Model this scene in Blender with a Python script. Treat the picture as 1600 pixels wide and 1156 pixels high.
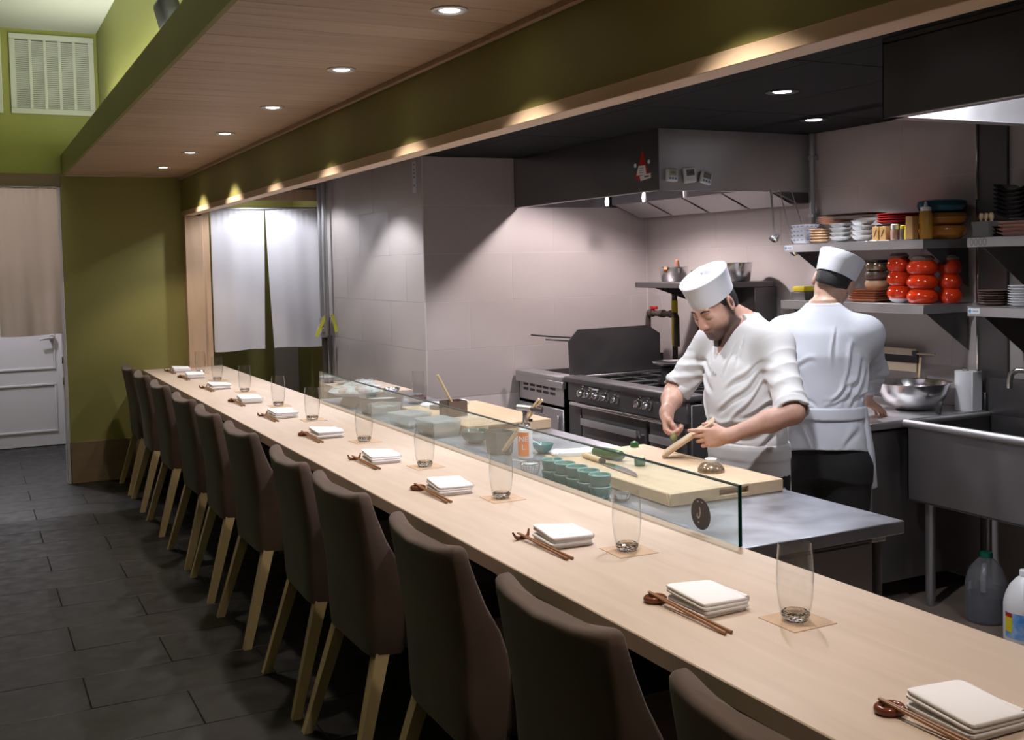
import bpy, bmesh, math, random
import numpy as np
from mathutils import Vector, Matrix
random.seed(7)
R = math.radians
scene = bpy.context.scene
for o in list(bpy.data.objects): bpy.data.objects.remove(o)
COL = scene.collection

# ------------------------------------------------------------------ camera
def make_camera():
    yaw, pitch, roll = R(26.72), R(2.68), R(1.26)
    fwd = Vector((math.sin(yaw)*math.cos(pitch), math.cos(yaw)*math.cos(pitch), -math.sin(pitch)))
    right = Vector((math.cos(yaw), -math.sin(yaw), 0)); down = fwd.cross(right)
    r = math.cos(roll)*right + math.sin(roll)*down
    d = -math.sin(roll)*right + math.cos(roll)*down
    cam = bpy.data.cameras.new('camera'); o = bpy.data.objects.new('camera', cam); COL.objects.link(o)
    m = Matrix((r, -d, -fwd)).transposed().to_4x4(); m.translation = Vector((0, 0, 1.70))
    o.matrix_world = m
    cam.sensor_fit = 'HORIZONTAL'; cam.sensor_width = 36; cam.lens = 1695/1600*36
    cam.shift_x = -2/1600; cam.shift_y = -87/1600
    cam.clip_start = .05; cam.clip_end = 60
    scene.camera = o
make_camera()

# ------------------------------------------------------------------ world, exposure
w = bpy.data.worlds.new('world'); scene.world = w; w.use_nodes = True
w.node_tree.nodes['Background'].inputs[0].default_value = (.55, .6, .7, 1)
w.node_tree.nodes['Background'].inputs[1].default_value = .02
vs = scene.view_settings
vs.view_transform = 'Standard'; vs.look = 'None'; vs.gamma = 1; vs.exposure = -0.06; vs.use_curve_mapping = False

WARM = (1.0, .86, .72); NEUT = (.92, .93, 1.0); PINK = (1.0, .88, .90)
P_SOFFIT, P_ROW, P_KIT, P_HOOD, P_HOOD2, P_LEDGE, P_HALL, P_BACK = 46, 100, 80, 150, 22, 52, 80, 1.5

def lamp(name, kind, loc, power, col=(1, 1, 1), size=.05, rot=(0, 0, 0), spot=None, blend=.5, size_y=None, parent=None):
    l = bpy.data.lights.new(name, kind); l.energy = power; l.color = col
    if kind == 'AREA':
        l.size = size
        if size_y: l.shape = 'RECTANGLE'; l.size_y = size_y
    else: l.shadow_soft_size = size
    if kind == 'SPOT': l.spot_size = R(spot); l.spot_blend = blend
    o = bpy.data.objects.new(name, l); COL.objects.link(o); o.location = loc; o.rotation_euler = rot
    if parent: o.parent = parent
    return o

# ------------------------------------------------------------------ materials
MATS = {}
def mat(name, col, rough=.5, metal=0, var=0, vscale=6, stretch=(1, 1, 1), bump=0, bscale=60, col2=None, emit=None, spec=.5, aniso=0, sheen=0, rvar=0):
    m = bpy.data.materials.new(name); m.use_nodes = True; MATS[name] = m
    nt = m.node_tree; N = nt.nodes; L = nt.links; b = N['Principled BSDF']
    c = (*col, 1)
    b.inputs['Base Color'].default_value = c; b.inputs['Roughness'].default_value = rough
    b.inputs['Metallic'].default_value = metal; b.inputs['Specular IOR Level'].default_value = spec
    if sheen: b.inputs['Sheen Weight'].default_value = sheen; b.inputs['Sheen Roughness'].default_value = .4
    if emit: b.inputs['Emission Color'].default_value = (*emit[:3], 1); b.inputs['Emission Strength'].default_value = emit[3]
    if var or bump or rvar:
        tc = N.new('ShaderNodeTexCoord'); mp = N.new('ShaderNodeMapping'); mp.inputs['Scale'].default_value = stretch
        L.new(tc.outputs['Object'], mp.inputs['Vector'])
        def noise(sc, det=4):
            n = N.new('ShaderNodeTexNoise'); n.inputs['Scale'].default_value = sc; n.inputs['Detail'].default_value = det
            L.new(mp.outputs[0], n.inputs['Vector']); return n
        if var:
            n = noise(vscale); mx = N.new('ShaderNodeMix'); mx.data_type = 'RGBA'
            rp = N.new('ShaderNodeMapRange'); rp.inputs['From Min'].default_value = .3; rp.inputs['From Max'].default_value = .7
            L.new(n.outputs['Fac'], rp.inputs['Value']); L.new(rp.outputs[0], mx.inputs['Factor'])
            c2 = col2 or tuple(x*(1-var) for x in col)
            mx.inputs['A'].default_value = (*c2, 1); mx.inputs['B'].default_value = (*(min(1, x*(1+var*.5)) for x in col), 1)
            L.new(mx.outputs['Result'], b.inputs['Base Color'])
        if rvar:
            n = noise(vscale*2); rp = N.new('ShaderNodeMapRange'); rp.inputs['From Min'].default_value = .3; rp.inputs['From Max'].default_value = .7
            rp.inputs['To Min'].default_value = max(.02, rough-rvar); rp.inputs['To Max'].default_value = rough+rvar
            L.new(n.outputs['Fac'], rp.inputs['Value']); L.new(rp.outputs[0], b.inputs['Roughness'])
        if bump:
            n = noise(bscale); bp = N.new('ShaderNodeBump'); bp.inputs['Strength'].default_value = bump; bp.inputs['Distance'].default_value = .01
            L.new(n.outputs['Fac'], bp.inputs['Height']); L.new(bp.outputs[0], b.inputs['Normal'])
    return m

def wood(name, a, b_, rough=.45, along='Y', scale=3.0, k=14, bump=.03, spec=.4):
    s = {'X': (1, k, k), 'Y': (k, 1, k), 'Z': (k, k, 1)}[along]
    m = bpy.data.materials.new(name); m.use_nodes = True; MATS[name] = m
    nt = m.node_tree; N = nt.nodes; L = nt.links; b = N['Principled BSDF']
    tc = N.new('ShaderNodeTexCoord'); mp = N.new('ShaderNodeMapping'); mp.inputs['Scale'].default_value = s
    oi = N.new('ShaderNodeObjectInfo'); ad = N.new('ShaderNodeVectorMath'); ad.operation = 'ADD'
    ml = N.new('ShaderNodeMath'); ml.operation = 'MULTIPLY'; ml.inputs[1].default_value = 37
    L.new(oi.outputs['Random'], ml.inputs[0]); L.new(tc.outputs['Object'], ad.inputs[0]); L.new(ml.outputs[0], ad.inputs[1])
    L.new(ad.outputs[0], mp.inputs['Vector'])
    n1 = N.new('ShaderNodeTexNoise'); n1.inputs['Scale'].default_value = scale; n1.inputs['Detail'].default_value = 6; n1.inputs['Distortion'].default_value = .6
    n2 = N.new('ShaderNodeTexNoise'); n2.inputs['Scale'].default_value = .5; n2.inputs['Detail'].default_value = 2
    L.new(mp.outputs[0], n1.inputs['Vector']); L.new(ad.outputs[0], n2.inputs['Vector'])
    av = N.new('ShaderNodeMath'); av.operation = 'ADD'; L.new(n1.outputs['Fac'], av.inputs[0]); L.new(n2.outputs['Fac'], av.inputs[1])
    rp = N.new('ShaderNodeMapRange'); rp.inputs['From Min'].default_value = .7; rp.inputs['From Max'].default_value = 1.3
    L.new(av.outputs[0], rp.inputs['Value'])
    mx = N.new('ShaderNodeMix'); mx.data_type = 'RGBA'; mx.inputs['A'].default_value = (*a, 1); mx.inputs['B'].default_value = (*b_, 1)
    L.new(rp.outputs[0], mx.inputs['Factor']); L.new(mx.outputs['Result'], b.inputs['Base Color'])
    b.inputs['Roughness'].default_value = rough; b.inputs['Specular IOR Level'].default_value = spec
    if bump:
        bp = N.new('ShaderNodeBump'); bp.inputs['Strength'].default_value = bump; bp.inputs['Distance'].default_value = .005
        L.new(n1.outputs['Fac'], bp.inputs['Height']); L.new(bp.outputs[0], b.inputs['Normal'])
    return m

def clear(name, tint=(1, 1, 1), ior=1.45, rough=.02, haze=0, hazecol=(.8, .85, .85)):
    # thin clear sheet: see-through with a fresnel gloss
    m = bpy.data.materials.new(name); m.use_nodes = True; MATS[name] = m
    nt = m.node_tree; N = nt.nodes; L = nt.links; N.remove(N['Principled BSDF']); out = N['Material Output']
    t = N.new('ShaderNodeBsdfTransparent'); t.inputs[0].default_value = (*tint, 1)
    g = N.new('ShaderNodeBsdfGlossy'); g.inputs['Roughness'].default_value = rough
    lw = N.new('ShaderNodeLayerWeight'); lw.inputs['Blend'].default_value = .5
    pw = N.new('ShaderNodeMath'); pw.operation = 'POWER'; pw.inputs[1].default_value = 4.5; L.new(lw.outputs['Facing'], pw.inputs[0])
    f0 = ((ior-1)/(ior+1))**2
    fr = N.new('ShaderNodeMath'); fr.operation = 'MULTIPLY_ADD'; fr.inputs[1].default_value = 1-f0; fr.inputs[2].default_value = f0; L.new(pw.outputs[0], fr.inputs[0])
    mx = N.new('ShaderNodeMixShader'); L.new(fr.outputs[0], mx.inputs[0]); L.new(t.outputs[0], mx.inputs[1]); L.new(g.outputs[0], mx.inputs[2])
    last = mx
    if haze:
        d = N.new('ShaderNodeBsdfDiffuse'); d.inputs[0].default_value = (*hazecol, 1)
        tl = N.new('ShaderNodeBsdfTranslucent'); tl.inputs[0].default_value = (*hazecol, 1)
        m2 = N.new('ShaderNodeMixShader'); m2.inputs[0].default_value = .5; L.new(d.outputs[0], m2.inputs[1]); L.new(tl.outputs[0], m2.inputs[2])
        m3 = N.new('ShaderNodeMixShader'); m3.inputs[0].default_value = haze; L.new(mx.outputs[0], m3.inputs[1]); L.new(m2.outputs[0], m3.inputs[2]); last = m3
    L.new(last.outputs[0], out.inputs[0])
    return m

def solid_glass(name, col=(1, 1, 1), ior=1.5, rough=0):
    m = bpy.data.materials.new(name); m.use_nodes = True; MATS[name] = m
    nt = m.node_tree; N = nt.nodes; L = nt.links; N.remove(N['Principled BSDF'])
    g = N.new('ShaderNodeBsdfGlass'); g.inputs['Color'].default_value = (*col, 1); g.inputs['IOR'].default_value = ior; g.inputs['Roughness'].default_value = rough
    L.new(g.outputs[0], N['Material Output'].inputs[0]); return m

def attr_mat(name, rough=.5, bump=.05, bscale=300, sss=.0):
    # colour comes from a per-vertex attribute that stores the thing's own colouring
    m = bpy.data.materials.new(name); m.use_nodes = True; MATS[name] = m
    nt = m.node_tree; N = nt.nodes; L = nt.links; b = N['Principled BSDF']
    a = N.new('ShaderNodeAttribute'); a.attribute_name = 'tone'; L.new(a.outputs['Color'], b.inputs['Base Color'])
    b.inputs['Roughness'].default_value = rough
    if sss: b.inputs['Subsurface Weight'].default_value = sss; b.inputs['Subsurface Radius'].default_value = (.012, .004, .002); b.inputs['Subsurface Scale'].default_value = 1.0
    if bump:
        tc = N.new('ShaderNodeTexCoord'); n = N.new('ShaderNodeTexNoise'); n.inputs['Scale'].default_value = bscale
        L.new(tc.outputs['Object'], n.inputs['Vector']); bp = N.new('ShaderNodeBump'); bp.inputs['Strength'].default_value = bump; bp.inputs['Distance'].default_value = .003
        L.new(n.outputs['Fac'], bp.inputs['Height']); L.new(bp.outputs[0], b.inputs['Normal'])
    return m

def cloth_mat(name, col, thru=.35):
    m = bpy.data.materials.new(name); m.use_nodes = True; MATS[name] = m
    nt = m.node_tree; N = nt.nodes; L = nt.links; N.remove(N['Principled BSDF'])
    d = N.new('ShaderNodeBsdfDiffuse'); t = N.new('ShaderNodeBsdfTranslucent'); mx = N.new('ShaderNodeMixShader')
    tc = N.new('ShaderNodeTexCoord'); n = N.new('ShaderNodeTexNoise'); n.inputs['Scale'].default_value = 300; L.new(tc.outputs['Object'], n.inputs['Vector'])
    bp = N.new('ShaderNodeBump'); bp.inputs['Strength'].default_value = .1; bp.inputs['Distance'].default_value = .01; L.new(n.outputs['Fac'], bp.inputs['Height']); L.new(bp.outputs[0], d.inputs['Normal'])
    for q in (d, t): q.inputs['Color'].default_value = (*col, 1)
    mx.inputs[0].default_value = thru; L.new(d.outputs[0], mx.inputs[1]); L.new(t.outputs[0], mx.inputs[2]); L.new(mx.outputs[0], N['Material Output'].inputs[0])
    return m
cloth_mat('noren_white', (.72, .71, .75), .12)
cloth_mat('noren_beige', (.70, .62, .56), .55)
wood('counter_wood', (.50, .395, .315), (.60, .485, .395), rough=.38, along='Y', scale=2.2, k=10, bump=.01, spec=.35)
wood('ceiling_wood', (.44, .30, .20), (.60, .44, .31), rough=.5, along='X', scale=2.5, k=16, bump=.02)
wood('trim_wood', (.66, .48, .33), (.76, .58, .42), rough=.45, along='Y', scale=2, k=10, bump=.01)
wood('post_wood', (.50, .34, .22), (.60, .43, .29), rough=.45, along='Z', scale=2, k=10, bump=.01)
wood('board_wood', (.50, .35, .22), (.60, .45, .30), rough=.55, along='Y', scale=2.5, k=9, bump=.01)
wood('leg_wood', (.50, .37, .20), (.60, .46, .27), rough=.45, along='Z', scale=2, k=10, bump=.01)
wood('stick_wood', (.20, .09, .035), (.29, .14, .06), rough=.4, along='Y', scale=4, k=12)
wood('pale_wood', (.66, .48, .27), (.76, .58, .36), rough=.5, along='Z', scale=4, k=10)
wood('base_wood', (.20, .14, .085), (.26, .185, .115), rough=.5, along='X', scale=3, k=8)
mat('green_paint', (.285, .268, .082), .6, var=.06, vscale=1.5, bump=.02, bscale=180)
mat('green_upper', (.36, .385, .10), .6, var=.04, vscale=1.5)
mat('white_ceiling', (.62, .66, .58), .8)
mat('white_paint', (.62, .59, .64), .45)
mat('vent_white', (.70, .74, .66), .5)
mat('slate', (.015, .0135, .0145), .5, var=.25, vscale=5, bump=.06, bscale=40, rvar=.12)
mat('grout_dark', (.012, .011, .012), .8)
mat('quarry', (.25, .19, .15), .6, var=.3, vscale=5)
mat('wall_tile', (.43, .385, .368), .34, var=.04, vscale=2.5, bump=.015, bscale=30, rvar=.06)
mat('grout', (.56, .50, .48), .8)
mat('black_panel', (.010, .010, .012), .8, var=.15, vscale=4, spec=.2)
mat('steel', (.58, .57, .58), .42, .9, var=.06, vscale=3, rvar=.05)
mat('steel_table', (.40, .41, .45), .38, .95, var=.06, vscale=3, rvar=.09)
mat('steel_dark', (.165, .155, .155), .46, .85, var=.12, vscale=4, rvar=.05)
mat('hood_steel', (.36, .36, .38), .26, 1, var=.02, vscale=2)  # darker than the end panel's steel: reflected dark room put into base colour
mat('steel_mid', (.31, .29, .295), .44, .88, var=.08, vscale=3, rvar=.05)
mat('chrome', (.80, .80, .82), .12, 1)
mat('bowl_steel', (.66, .65, .66), .22, 1, rvar=.06, vscale=5)
mat('iron', (.028, .026, .026), .6, .3, var=.3, vscale=20)
mat('pipe_iron', (.10, .075, .06), .5, .5)
mat('galv', (.50, .51, .54), .38, .9)
mat('rubber', (.02, .02, .02), .5)
mat('fabric_chair', (.100, .062, .046), .85, var=.18, vscale=9, bump=.25, bscale=900, sheen=.2)
mat('linen', (.80, .78, .80), .85, bump=.15, bscale=700)
mat('cloth_white', (.68, .665, .66), .8, bump=.10, bscale=600)
mat('cloth_blue', (.66, .68, .74), .8, bump=.10, bscale=600)
mat('trouser', (.012, .011, .012), .8, bump=.1, bscale=600)
mat('hat_white', (.68, .68, .72), .75, bump=.08, bscale=700)
mat('coaster', (.50, .34, .22), .7, var=.08, vscale=30)
mat('rest_brown', (.16, .045, .020), .15, var=.25, vscale=30)
mat('celadon', (.11, .26, .24), .2, var=.15, vscale=18)
mat('celadon_dark', (.13, .155, .13), .25, var=.15, vscale=18)
mat('cucumber', (.035, .14, .035), .3, var=.4, vscale=40)
mat('cucumber_flesh', (.45, .55, .22), .4)
mat('orange_label', (.85, .22, .03), .35)
mat('white_plastic', (.80, .80, .80), .35)
mat('milky', (.62, .64, .68), .35)
mat('jug_liquid', (.015, .025, .045), .25)
mat('jug_green', (.0, .16, .09), .4)
mat('label_blue', (.03, .20, .55), .35, var=.5, vscale=22, col2=(.45, .62, .80))
mat('yellow', (.75, .60, .02), .45)
mat('tag_yellow', (.85, .85, .08), .45)
mat('red', (.45, .015, .015), .35)
mat('red_plate', (.34, .018, .018), .3)
mat('jar_red', (.55, .035, .006), .12, var=.12, vscale=10)
mat('teal_glaze', (.02, .085, .13), .12)
mat('amber', (.42, .16, .02), .14)
mat('sauce', (.62, .30, .05), .25)
mat('tan_box', (.62, .36, .13), .5)
mat('stoneware', (.50, .50, .49), .4, var=.25, vscale=25)
mat('stone_white', (.66, .67, .68), .35)
mat('stone_blue', (.10, .14, .30), .35)
mat('pink_plate', (.55, .33, .27), .4)
mat('black_plate', (.020, .020, .024), .18)
mat('tan_plate', (.58, .38, .22), .4, var=.15, vscale=20)
mat('clay_plate', (.46, .19, .10), .4, var=.2, vscale=15)
mat('brown_plate', (.14, .095, .075), .35)
mat('gold_glaze', (.36, .27, .18), .16, .5, var=.5, vscale=60)
mat('marks', (.03, .025, .03), .5)
mat('mark_grey', (.28, .27, .26), .5)
mat('mark_white', (.75, .75, .75), .5)
mat('lcd_green', (.42, .46, .30), .3)
mat('lcd_grey', (.16, .16, .15), .3)
mat('button_blue', (.10, .28, .42), .4)
mat('paper', (.80, .80, .82), .8)
mat('paper_tag', (.62, .66, .74), .6)
mat('glass_edge', (.0, .030, .025), .15)
mat('hair', (.012, .011, .013), .6, bump=.4, bscale=250)
mat('skin_dark', (.3, .1, .06), .5)
mat('lens', (1, 1, 1), .3, emit=(1, .94, .85, 14))
mat('lens_cool', (1, 1, 1), .3, emit=(.95, .96, 1, 16))
mat('lens_off', (.5, .48, .45), .3)
mat('dark_void', (.012, .012, .012), .9)
mat('counter_front', (.06, .045, .03), .6)
mat('wasabi', (.20, .20, .06), .7, var=.4, vscale=60)
mat('tan_cover', (.50, .40, .28), .6)
attr_mat('skin', .5, .06, 400, .12)
clear('pane', (.90, .955, .945), 1.5, .01)
clear('tumbler_glass', (.980, .980, .976), 1.38, .02)
clear('wrap', (.93, .95, .95), 1.7, .12, .18)
clear('tub_clear', (.93, .95, .95), 1.45, .15, .38, (.78, .82, .84))
clear('jug_plastic', (.93, .94, .97), 1.4, .2, .26, (.85, .87, .92))
solid_glass('thick_glass')

# ------------------------------------------------------------------ mesh helpers
def finish(me, smooth=True, ang=38):
    if smooth:
        me.shade_smooth()
        if ang: me.set_sharp_from_angle(angle=R(ang))
    me.update()

class B:
    """collects shapes; .obj() links them as ONE mesh object"""
    def __init__(s): s.v = []; s.f = []
    def add(s, vs, fs, T=None):
        n = len(s.v)
        if T is not None: vs = [tuple(T @ Vector(p)) for p in vs]
        s.v += [tuple(p) for p in vs]; s.f += [tuple(i+n for i in f) for f in fs]; return s
    def box(s, x0, x1, y0, y1, z0, z1, b=0, seg=1, T=None):
        if b:
            bm = bmesh.new(); bmesh.ops.create_cube(bm, size=1)
            for v in bm.verts: v.co = ((x0+x1)/2+v.co.x*(x1-x0), (y0+y1)/2+v.co.y*(y1-y0), (z0+z1)/2+v.co.z*(z1-z0))
            bmesh.ops.bevel(bm, geom=bm.edges[:], offset=b, segments=seg, profile=.5, affect='EDGES', clamp_overlap=True)
            bm.verts.ensure_lookup_table()
            s.add([v.co[:] for v in bm.verts], [[v.index for v in f.verts] for f in bm.faces], T); bm.free(); return s
        vs = [(x, y, z) for z in (z0, z1) for y in (y0, y1) for x in (x0, x1)]
        return s.add(vs, [(0, 2, 3, 1), (4, 5, 7, 6), (0, 1, 5, 4), (2, 6, 7, 3), (0, 4, 6, 2), (1, 3, 7, 5)], T)
    def lathe(s, prof, n=24, c=(0, 0, 0), T=None, sx=1, sy=1):
        vs = []; fs = []; idx = []
        for r, z in prof:
            if r < 1e-6: idx.append([len(vs)]*n); vs.append((c[0], c[1], c[2]+z))
            else:
                idx.append(list(range(len(vs), len(vs)+n)))
                vs += [(c[0]+r*sx*math.cos(2*math.pi*i/n), c[1]+r*sy*math.sin(2*math.pi*i/n), c[2]+z) for i in range(n)]
        for a, b_ in zip(idx[:-1], idx[1:]):
            for i in range(n):
                j = (i+1) % n; q = []
                for k in (a[i], a[j], b_[j], b_[i]):
                    if k not in q: q.append(k)
                if len(q) > 2: fs.append(q)
        return s.add(vs, fs, T)
    def cyl(s, c, r, z0, z1, n=20, T=None, r1=None):
        r1 = r if r1 is None else r1
        return s.lathe([(0, z0), (r, z0), (r1, z1), (0, z1)], n, c, T)
    def tube(s, pts, r, n=10, cap=True, rs=None, flat=1.0):
        pts = [Vector(p) for p in pts]; vs = []; fs = []; up = None
        for i, p in enumerate(pts):
            t = (pts[min(i+1, len(pts)-1)]-pts[max(i-1, 0)]).normalized()
            if up is None: up = Vector((0, 0, 1)) if abs(t.z) < .9 else Vector((1, 0, 0))
            a = t.cross(up).normalized(); b_ = a.cross(t).normalized(); up = b_
            rr = rs[i] if rs else r
            vs += [tuple(p+a*rr*math.cos(2*math.pi*k/n)+b_*rr*flat*math.sin(2*math.pi*k/n)) for k in range(n)]
        for i in range(len(pts)-1):
            for k in range(n):
                j = (k+1) % n; fs.append((i*n+k, i*n+j, (i+1)*n+j, (i+1)*n+k))
        if cap: fs.append(tuple(reversed(range(n)))); fs.append(tuple(range((len(pts)-1)*n, len(pts)*n)))
        return s.add(vs, fs)
    def prism(s, poly, h0, h1, axis='Z', T=None):
        n = len(poly)
        def p(a, b_, h): return {'Z': (a, b_, h), 'X': (h, a, b_), 'Y': (a, h, b_)}[axis]
        vs = [p(a, b_, h0) for a, b_ in poly]+[p(a, b_, h1) for a, b_ in poly]
        fs = [tuple(range(n)), tuple(range(n, 2*n))]+[(i, (i+1) % n, n+(i+1) % n, n+i) for i in range(n)]
        return s.add(vs, fs, T)
    def loft(s, loops, cap=True, T=None):
        n = len(loops[0]); vs = [p for l in loops for p in l]; fs = []
        for i in range(len(loops)-1):
            for k in range(n):
                j = (k+1) % n; fs.append((i*n+k, i*n+j, (i+1)*n+j, (i+1)*n+k))
        if cap: fs.append(tuple(reversed(range(n)))); fs.append(tuple(range((len(loops)-1)*n, len(loops)*n)))
        return s.add(vs, fs, T)
    def grid(s, P, thick=None):
        r, c = len(P), len(P[0]); vs = [p for row in P for p in row]
        fs = [(i*c+j, i*c+j+1, (i+1)*c+j+1, (i+1)*c+j) for i in range(r-1) for j in range(c-1)]
        return s.add(vs, fs)
    def torus(s, c, R_, r, n=24, m=10, sx=1, sy=1, T=None, sz=1):
        vs = []; fs = []
        for i in range(n):
            a = 2*math.pi*i/n
            for k in range(m):
                b_ = 2*math.pi*k/m; q = R_+r*math.cos(b_)
                vs.append((c[0]+q*math.cos(a)*sx, c[1]+q*math.sin(a)*sy, c[2]+r*math.sin(b_)*sz))
        for i in range(n):
            for k in range(m):
                i2, k2 = (i+1) % n, (k+1) % m; fs.append((i*m+k, i2*m+k, i2*m+k2, i*m+k2))
        return s.add(vs, fs, T)
    def mesh(s, name, smooth=True, ang=38):
        me = bpy.data.meshes.new(name); me.from_pydata(s.v, [], s.f)
        bm = bmesh.new(); bm.from_mesh(me); bmesh.ops.recalc_face_normals(bm, faces=bm.faces[:]); bm.to_mesh(me); bm.free()
        finish(me, smooth, ang); return me
    def obj(s, name, m, parent=None, loc=(0, 0, 0), rot=(0, 0, 0), smooth=True, ang=38):
        return put(name, s.mesh(name, smooth, ang), m, parent, loc, rot)

def put(name, me, m, parent=None, loc=(0, 0, 0), rot=(0, 0, 0)):
    if m is not None and not me.materials: me.materials.append(MATS[m] if isinstance(m, str) else m)
    o = bpy.data.objects.new(name, me); COL.objects.link(o); o.location = loc; o.rotation_euler = rot
    if parent: o.parent = parent
    return o

def tag(o, label, cat=None, group=None, kind=None):
    o['label'] = label
    if cat: o['category'] = cat
    if group: o['group'] = group
    if kind: o['kind'] = kind
    return o

def thing(name, label, cat, loc=(0, 0, 0), rz=0, group=None):
    o = bpy.data.objects.new(name, None); COL.objects.link(o); o.location = loc; o.rotation_euler = (0, 0, rz)
    o.empty_display_size = .05
    return tag(o, label, cat, group)

def dup(root, loc, rz, label, group=None):
    r = root.copy(); COL.objects.link(r); r.location = loc; r.rotation_euler = (0, 0, rz); r['label'] = label
    if group: r['group'] = group
    for ch in list(root.children):
        c = ch.copy(); COL.objects.link(c); c.parent = r
        for g in list(ch.children):
            d = g.copy(); COL.objects.link(d); d.parent = c
    return r

def struct(o, label, cat): return tag(o, label, cat, kind='structure')

def text(name, body, size, m, parent, loc, rot, ext=.0004):
    cu = bpy.data.curves.new(name, 'FONT'); cu.body = body; cu.size = size; cu.extrude = ext; cu.align_x = 'CENTER'; cu.align_y = 'CENTER'
    t = bpy.data.objects.new(name, cu); me = bpy.data.meshes.new_from_object(t)
    bpy.data.objects.remove(t); bpy.data.curves.remove(cu); me.name = name; me.materials.clear()
    return put(name, me, m, parent, loc, rot)
# ================================================================== the setting
ZC, ZK, YW, XB, YE, XP = 2.48, 2.448, 9.39, 4.65, 6.95, 2.82   # plank ceiling, kitchen ceiling, far wall, back wall, end wall, partition

def sbox(name, m, label, cat, *bounds, b=0):
    o = B().box(*bounds, b=b).obj(name, m, smooth=bool(b)); return struct(o, label, cat)

# --- floors
fl = sbox('floor_dining', 'grout_dark', 'dark slate tile floor of the dining aisle beside the chairs', 'floor', -3.2, 1.76, -1.6, 12.6, -.06, -.006)
tw, th = .73, .3665
tile_me = B().box(-tw/2+.0025, tw/2-.0025, -th/2+.0025, th/2-.0025, -.006, 0, b=.0015).mesh('tile')
for j in range(30):
    yc = 11.62 - j*th
    if yc < 1.2: break
    off = .37 if j % 2 else .37+tw/2
    for i in range(-4, 3):
        xc = off+tw/2+i*tw
        if -2.4 < xc < 1.5 and not (yc < 3.2 and xc < -.6):
            put('tile', tile_me, 'slate', fl, (xc, yc, 0))
flk = sbox('floor_kitchen', 'quarry', 'brown kitchen floor under the sink and chef table', 'floor', 1.76, XB, -1.6, YW+.2, -.06, -.002)

# --- tiled kitchen walls
_tm = {}
def tile_wall(parent, face, plane, u0, u1, z0, z1, joint, lip=.0016):
    """face '-X': wall plane X=plane with u=Y ; face '-Y': plane Y=plane with u=X"""
    g, TW, TH, base = .0014, .67, .3355, 1.106
    r = math.floor((z0-base)/TH)
    while base+r*TH < z1-.01:
        a, c = max(z0, base+r*TH), min(z1, base+(r+1)*TH)
        j0 = joint+(TW/2 if r % 2 else 0)
        k = math.floor((u0-j0)/TW)
        while j0+k*TW < u1-.01:
            p, q = max(u0, j0+k*TW), min(u1, j0+(k+1)*TW); k += 1
            if q-p < .02 or c-a < .02: continue
            key = (face, round(q-p, 3), round(c-a, 3))
            if key not in _tm:
                hw, hh = (q-p)/2-g, (c-a)/2-g
                bb = (-lip, .001, -hw, hw, -hh, hh) if face == '-X' else (-hw, hw, -lip, .001, -hh, hh)
                _tm[key] = B().box(*bb, b=.0006).mesh('tile')
            loc = (plane, (p+q)/2, (a+c)/2) if face == '-X' else ((p+q)/2, plane, (a+c)/2)
            put('tile', _tm[key], 'wall_tile', parent, loc)
        r += 1
wb = sbox('wall_kitchen_back', 'grout', 'kitchen back wall of wide pinkish grey tiles behind the range and shelves', 'wall', XB, XB+.12, -1.6, YE+.1, 0, 2.6)
tile_wall(wb, '-X', XB, .8, YE-.006, .77, ZK, 6.42-.67/2)
we = sbox('wall_kitchen_end', 'grout', 'grey tiled kitchen end wall with its lit corner beside the noren doorway', 'wall', XP, XB, YE, YW-.14, 0, 2.6)
tile_wall(we, '-Y', YE, XP+.004, XB-.004, .77, ZK, 3.16)
tile_wall(we, '-X', XP, YE+.004, YW-.15, .77, ZK, YE+.004)
# --- far wall, transom, soffit, beam
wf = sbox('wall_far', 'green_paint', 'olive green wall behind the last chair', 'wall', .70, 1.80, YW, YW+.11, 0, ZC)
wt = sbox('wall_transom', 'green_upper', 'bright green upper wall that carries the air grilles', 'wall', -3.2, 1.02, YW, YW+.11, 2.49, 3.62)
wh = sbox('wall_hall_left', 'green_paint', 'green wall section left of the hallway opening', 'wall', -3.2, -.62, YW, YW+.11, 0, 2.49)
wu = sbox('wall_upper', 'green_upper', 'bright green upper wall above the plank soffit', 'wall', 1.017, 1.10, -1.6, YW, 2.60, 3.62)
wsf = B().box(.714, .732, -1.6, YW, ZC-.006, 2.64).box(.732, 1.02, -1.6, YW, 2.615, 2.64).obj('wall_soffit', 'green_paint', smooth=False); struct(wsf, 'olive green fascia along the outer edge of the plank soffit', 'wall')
cd = sbox('ceiling_dining', 'white_ceiling', 'pale high dining room ceiling', 'ceiling', -3.2, 1.10, -1.6, YW, 3.62, 3.70)
sbox('wall_left', 'green_paint', 'green dining room wall on the left outside the picture', 'wall', -3.3, -3.2, -1.6, 12.6, 0, 3.7)
sbox('wall_near', 'green_paint', 'green wall behind the viewer', 'wall', -3.3, XB, -1.7, -1.6, 0, 3.7)
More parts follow.
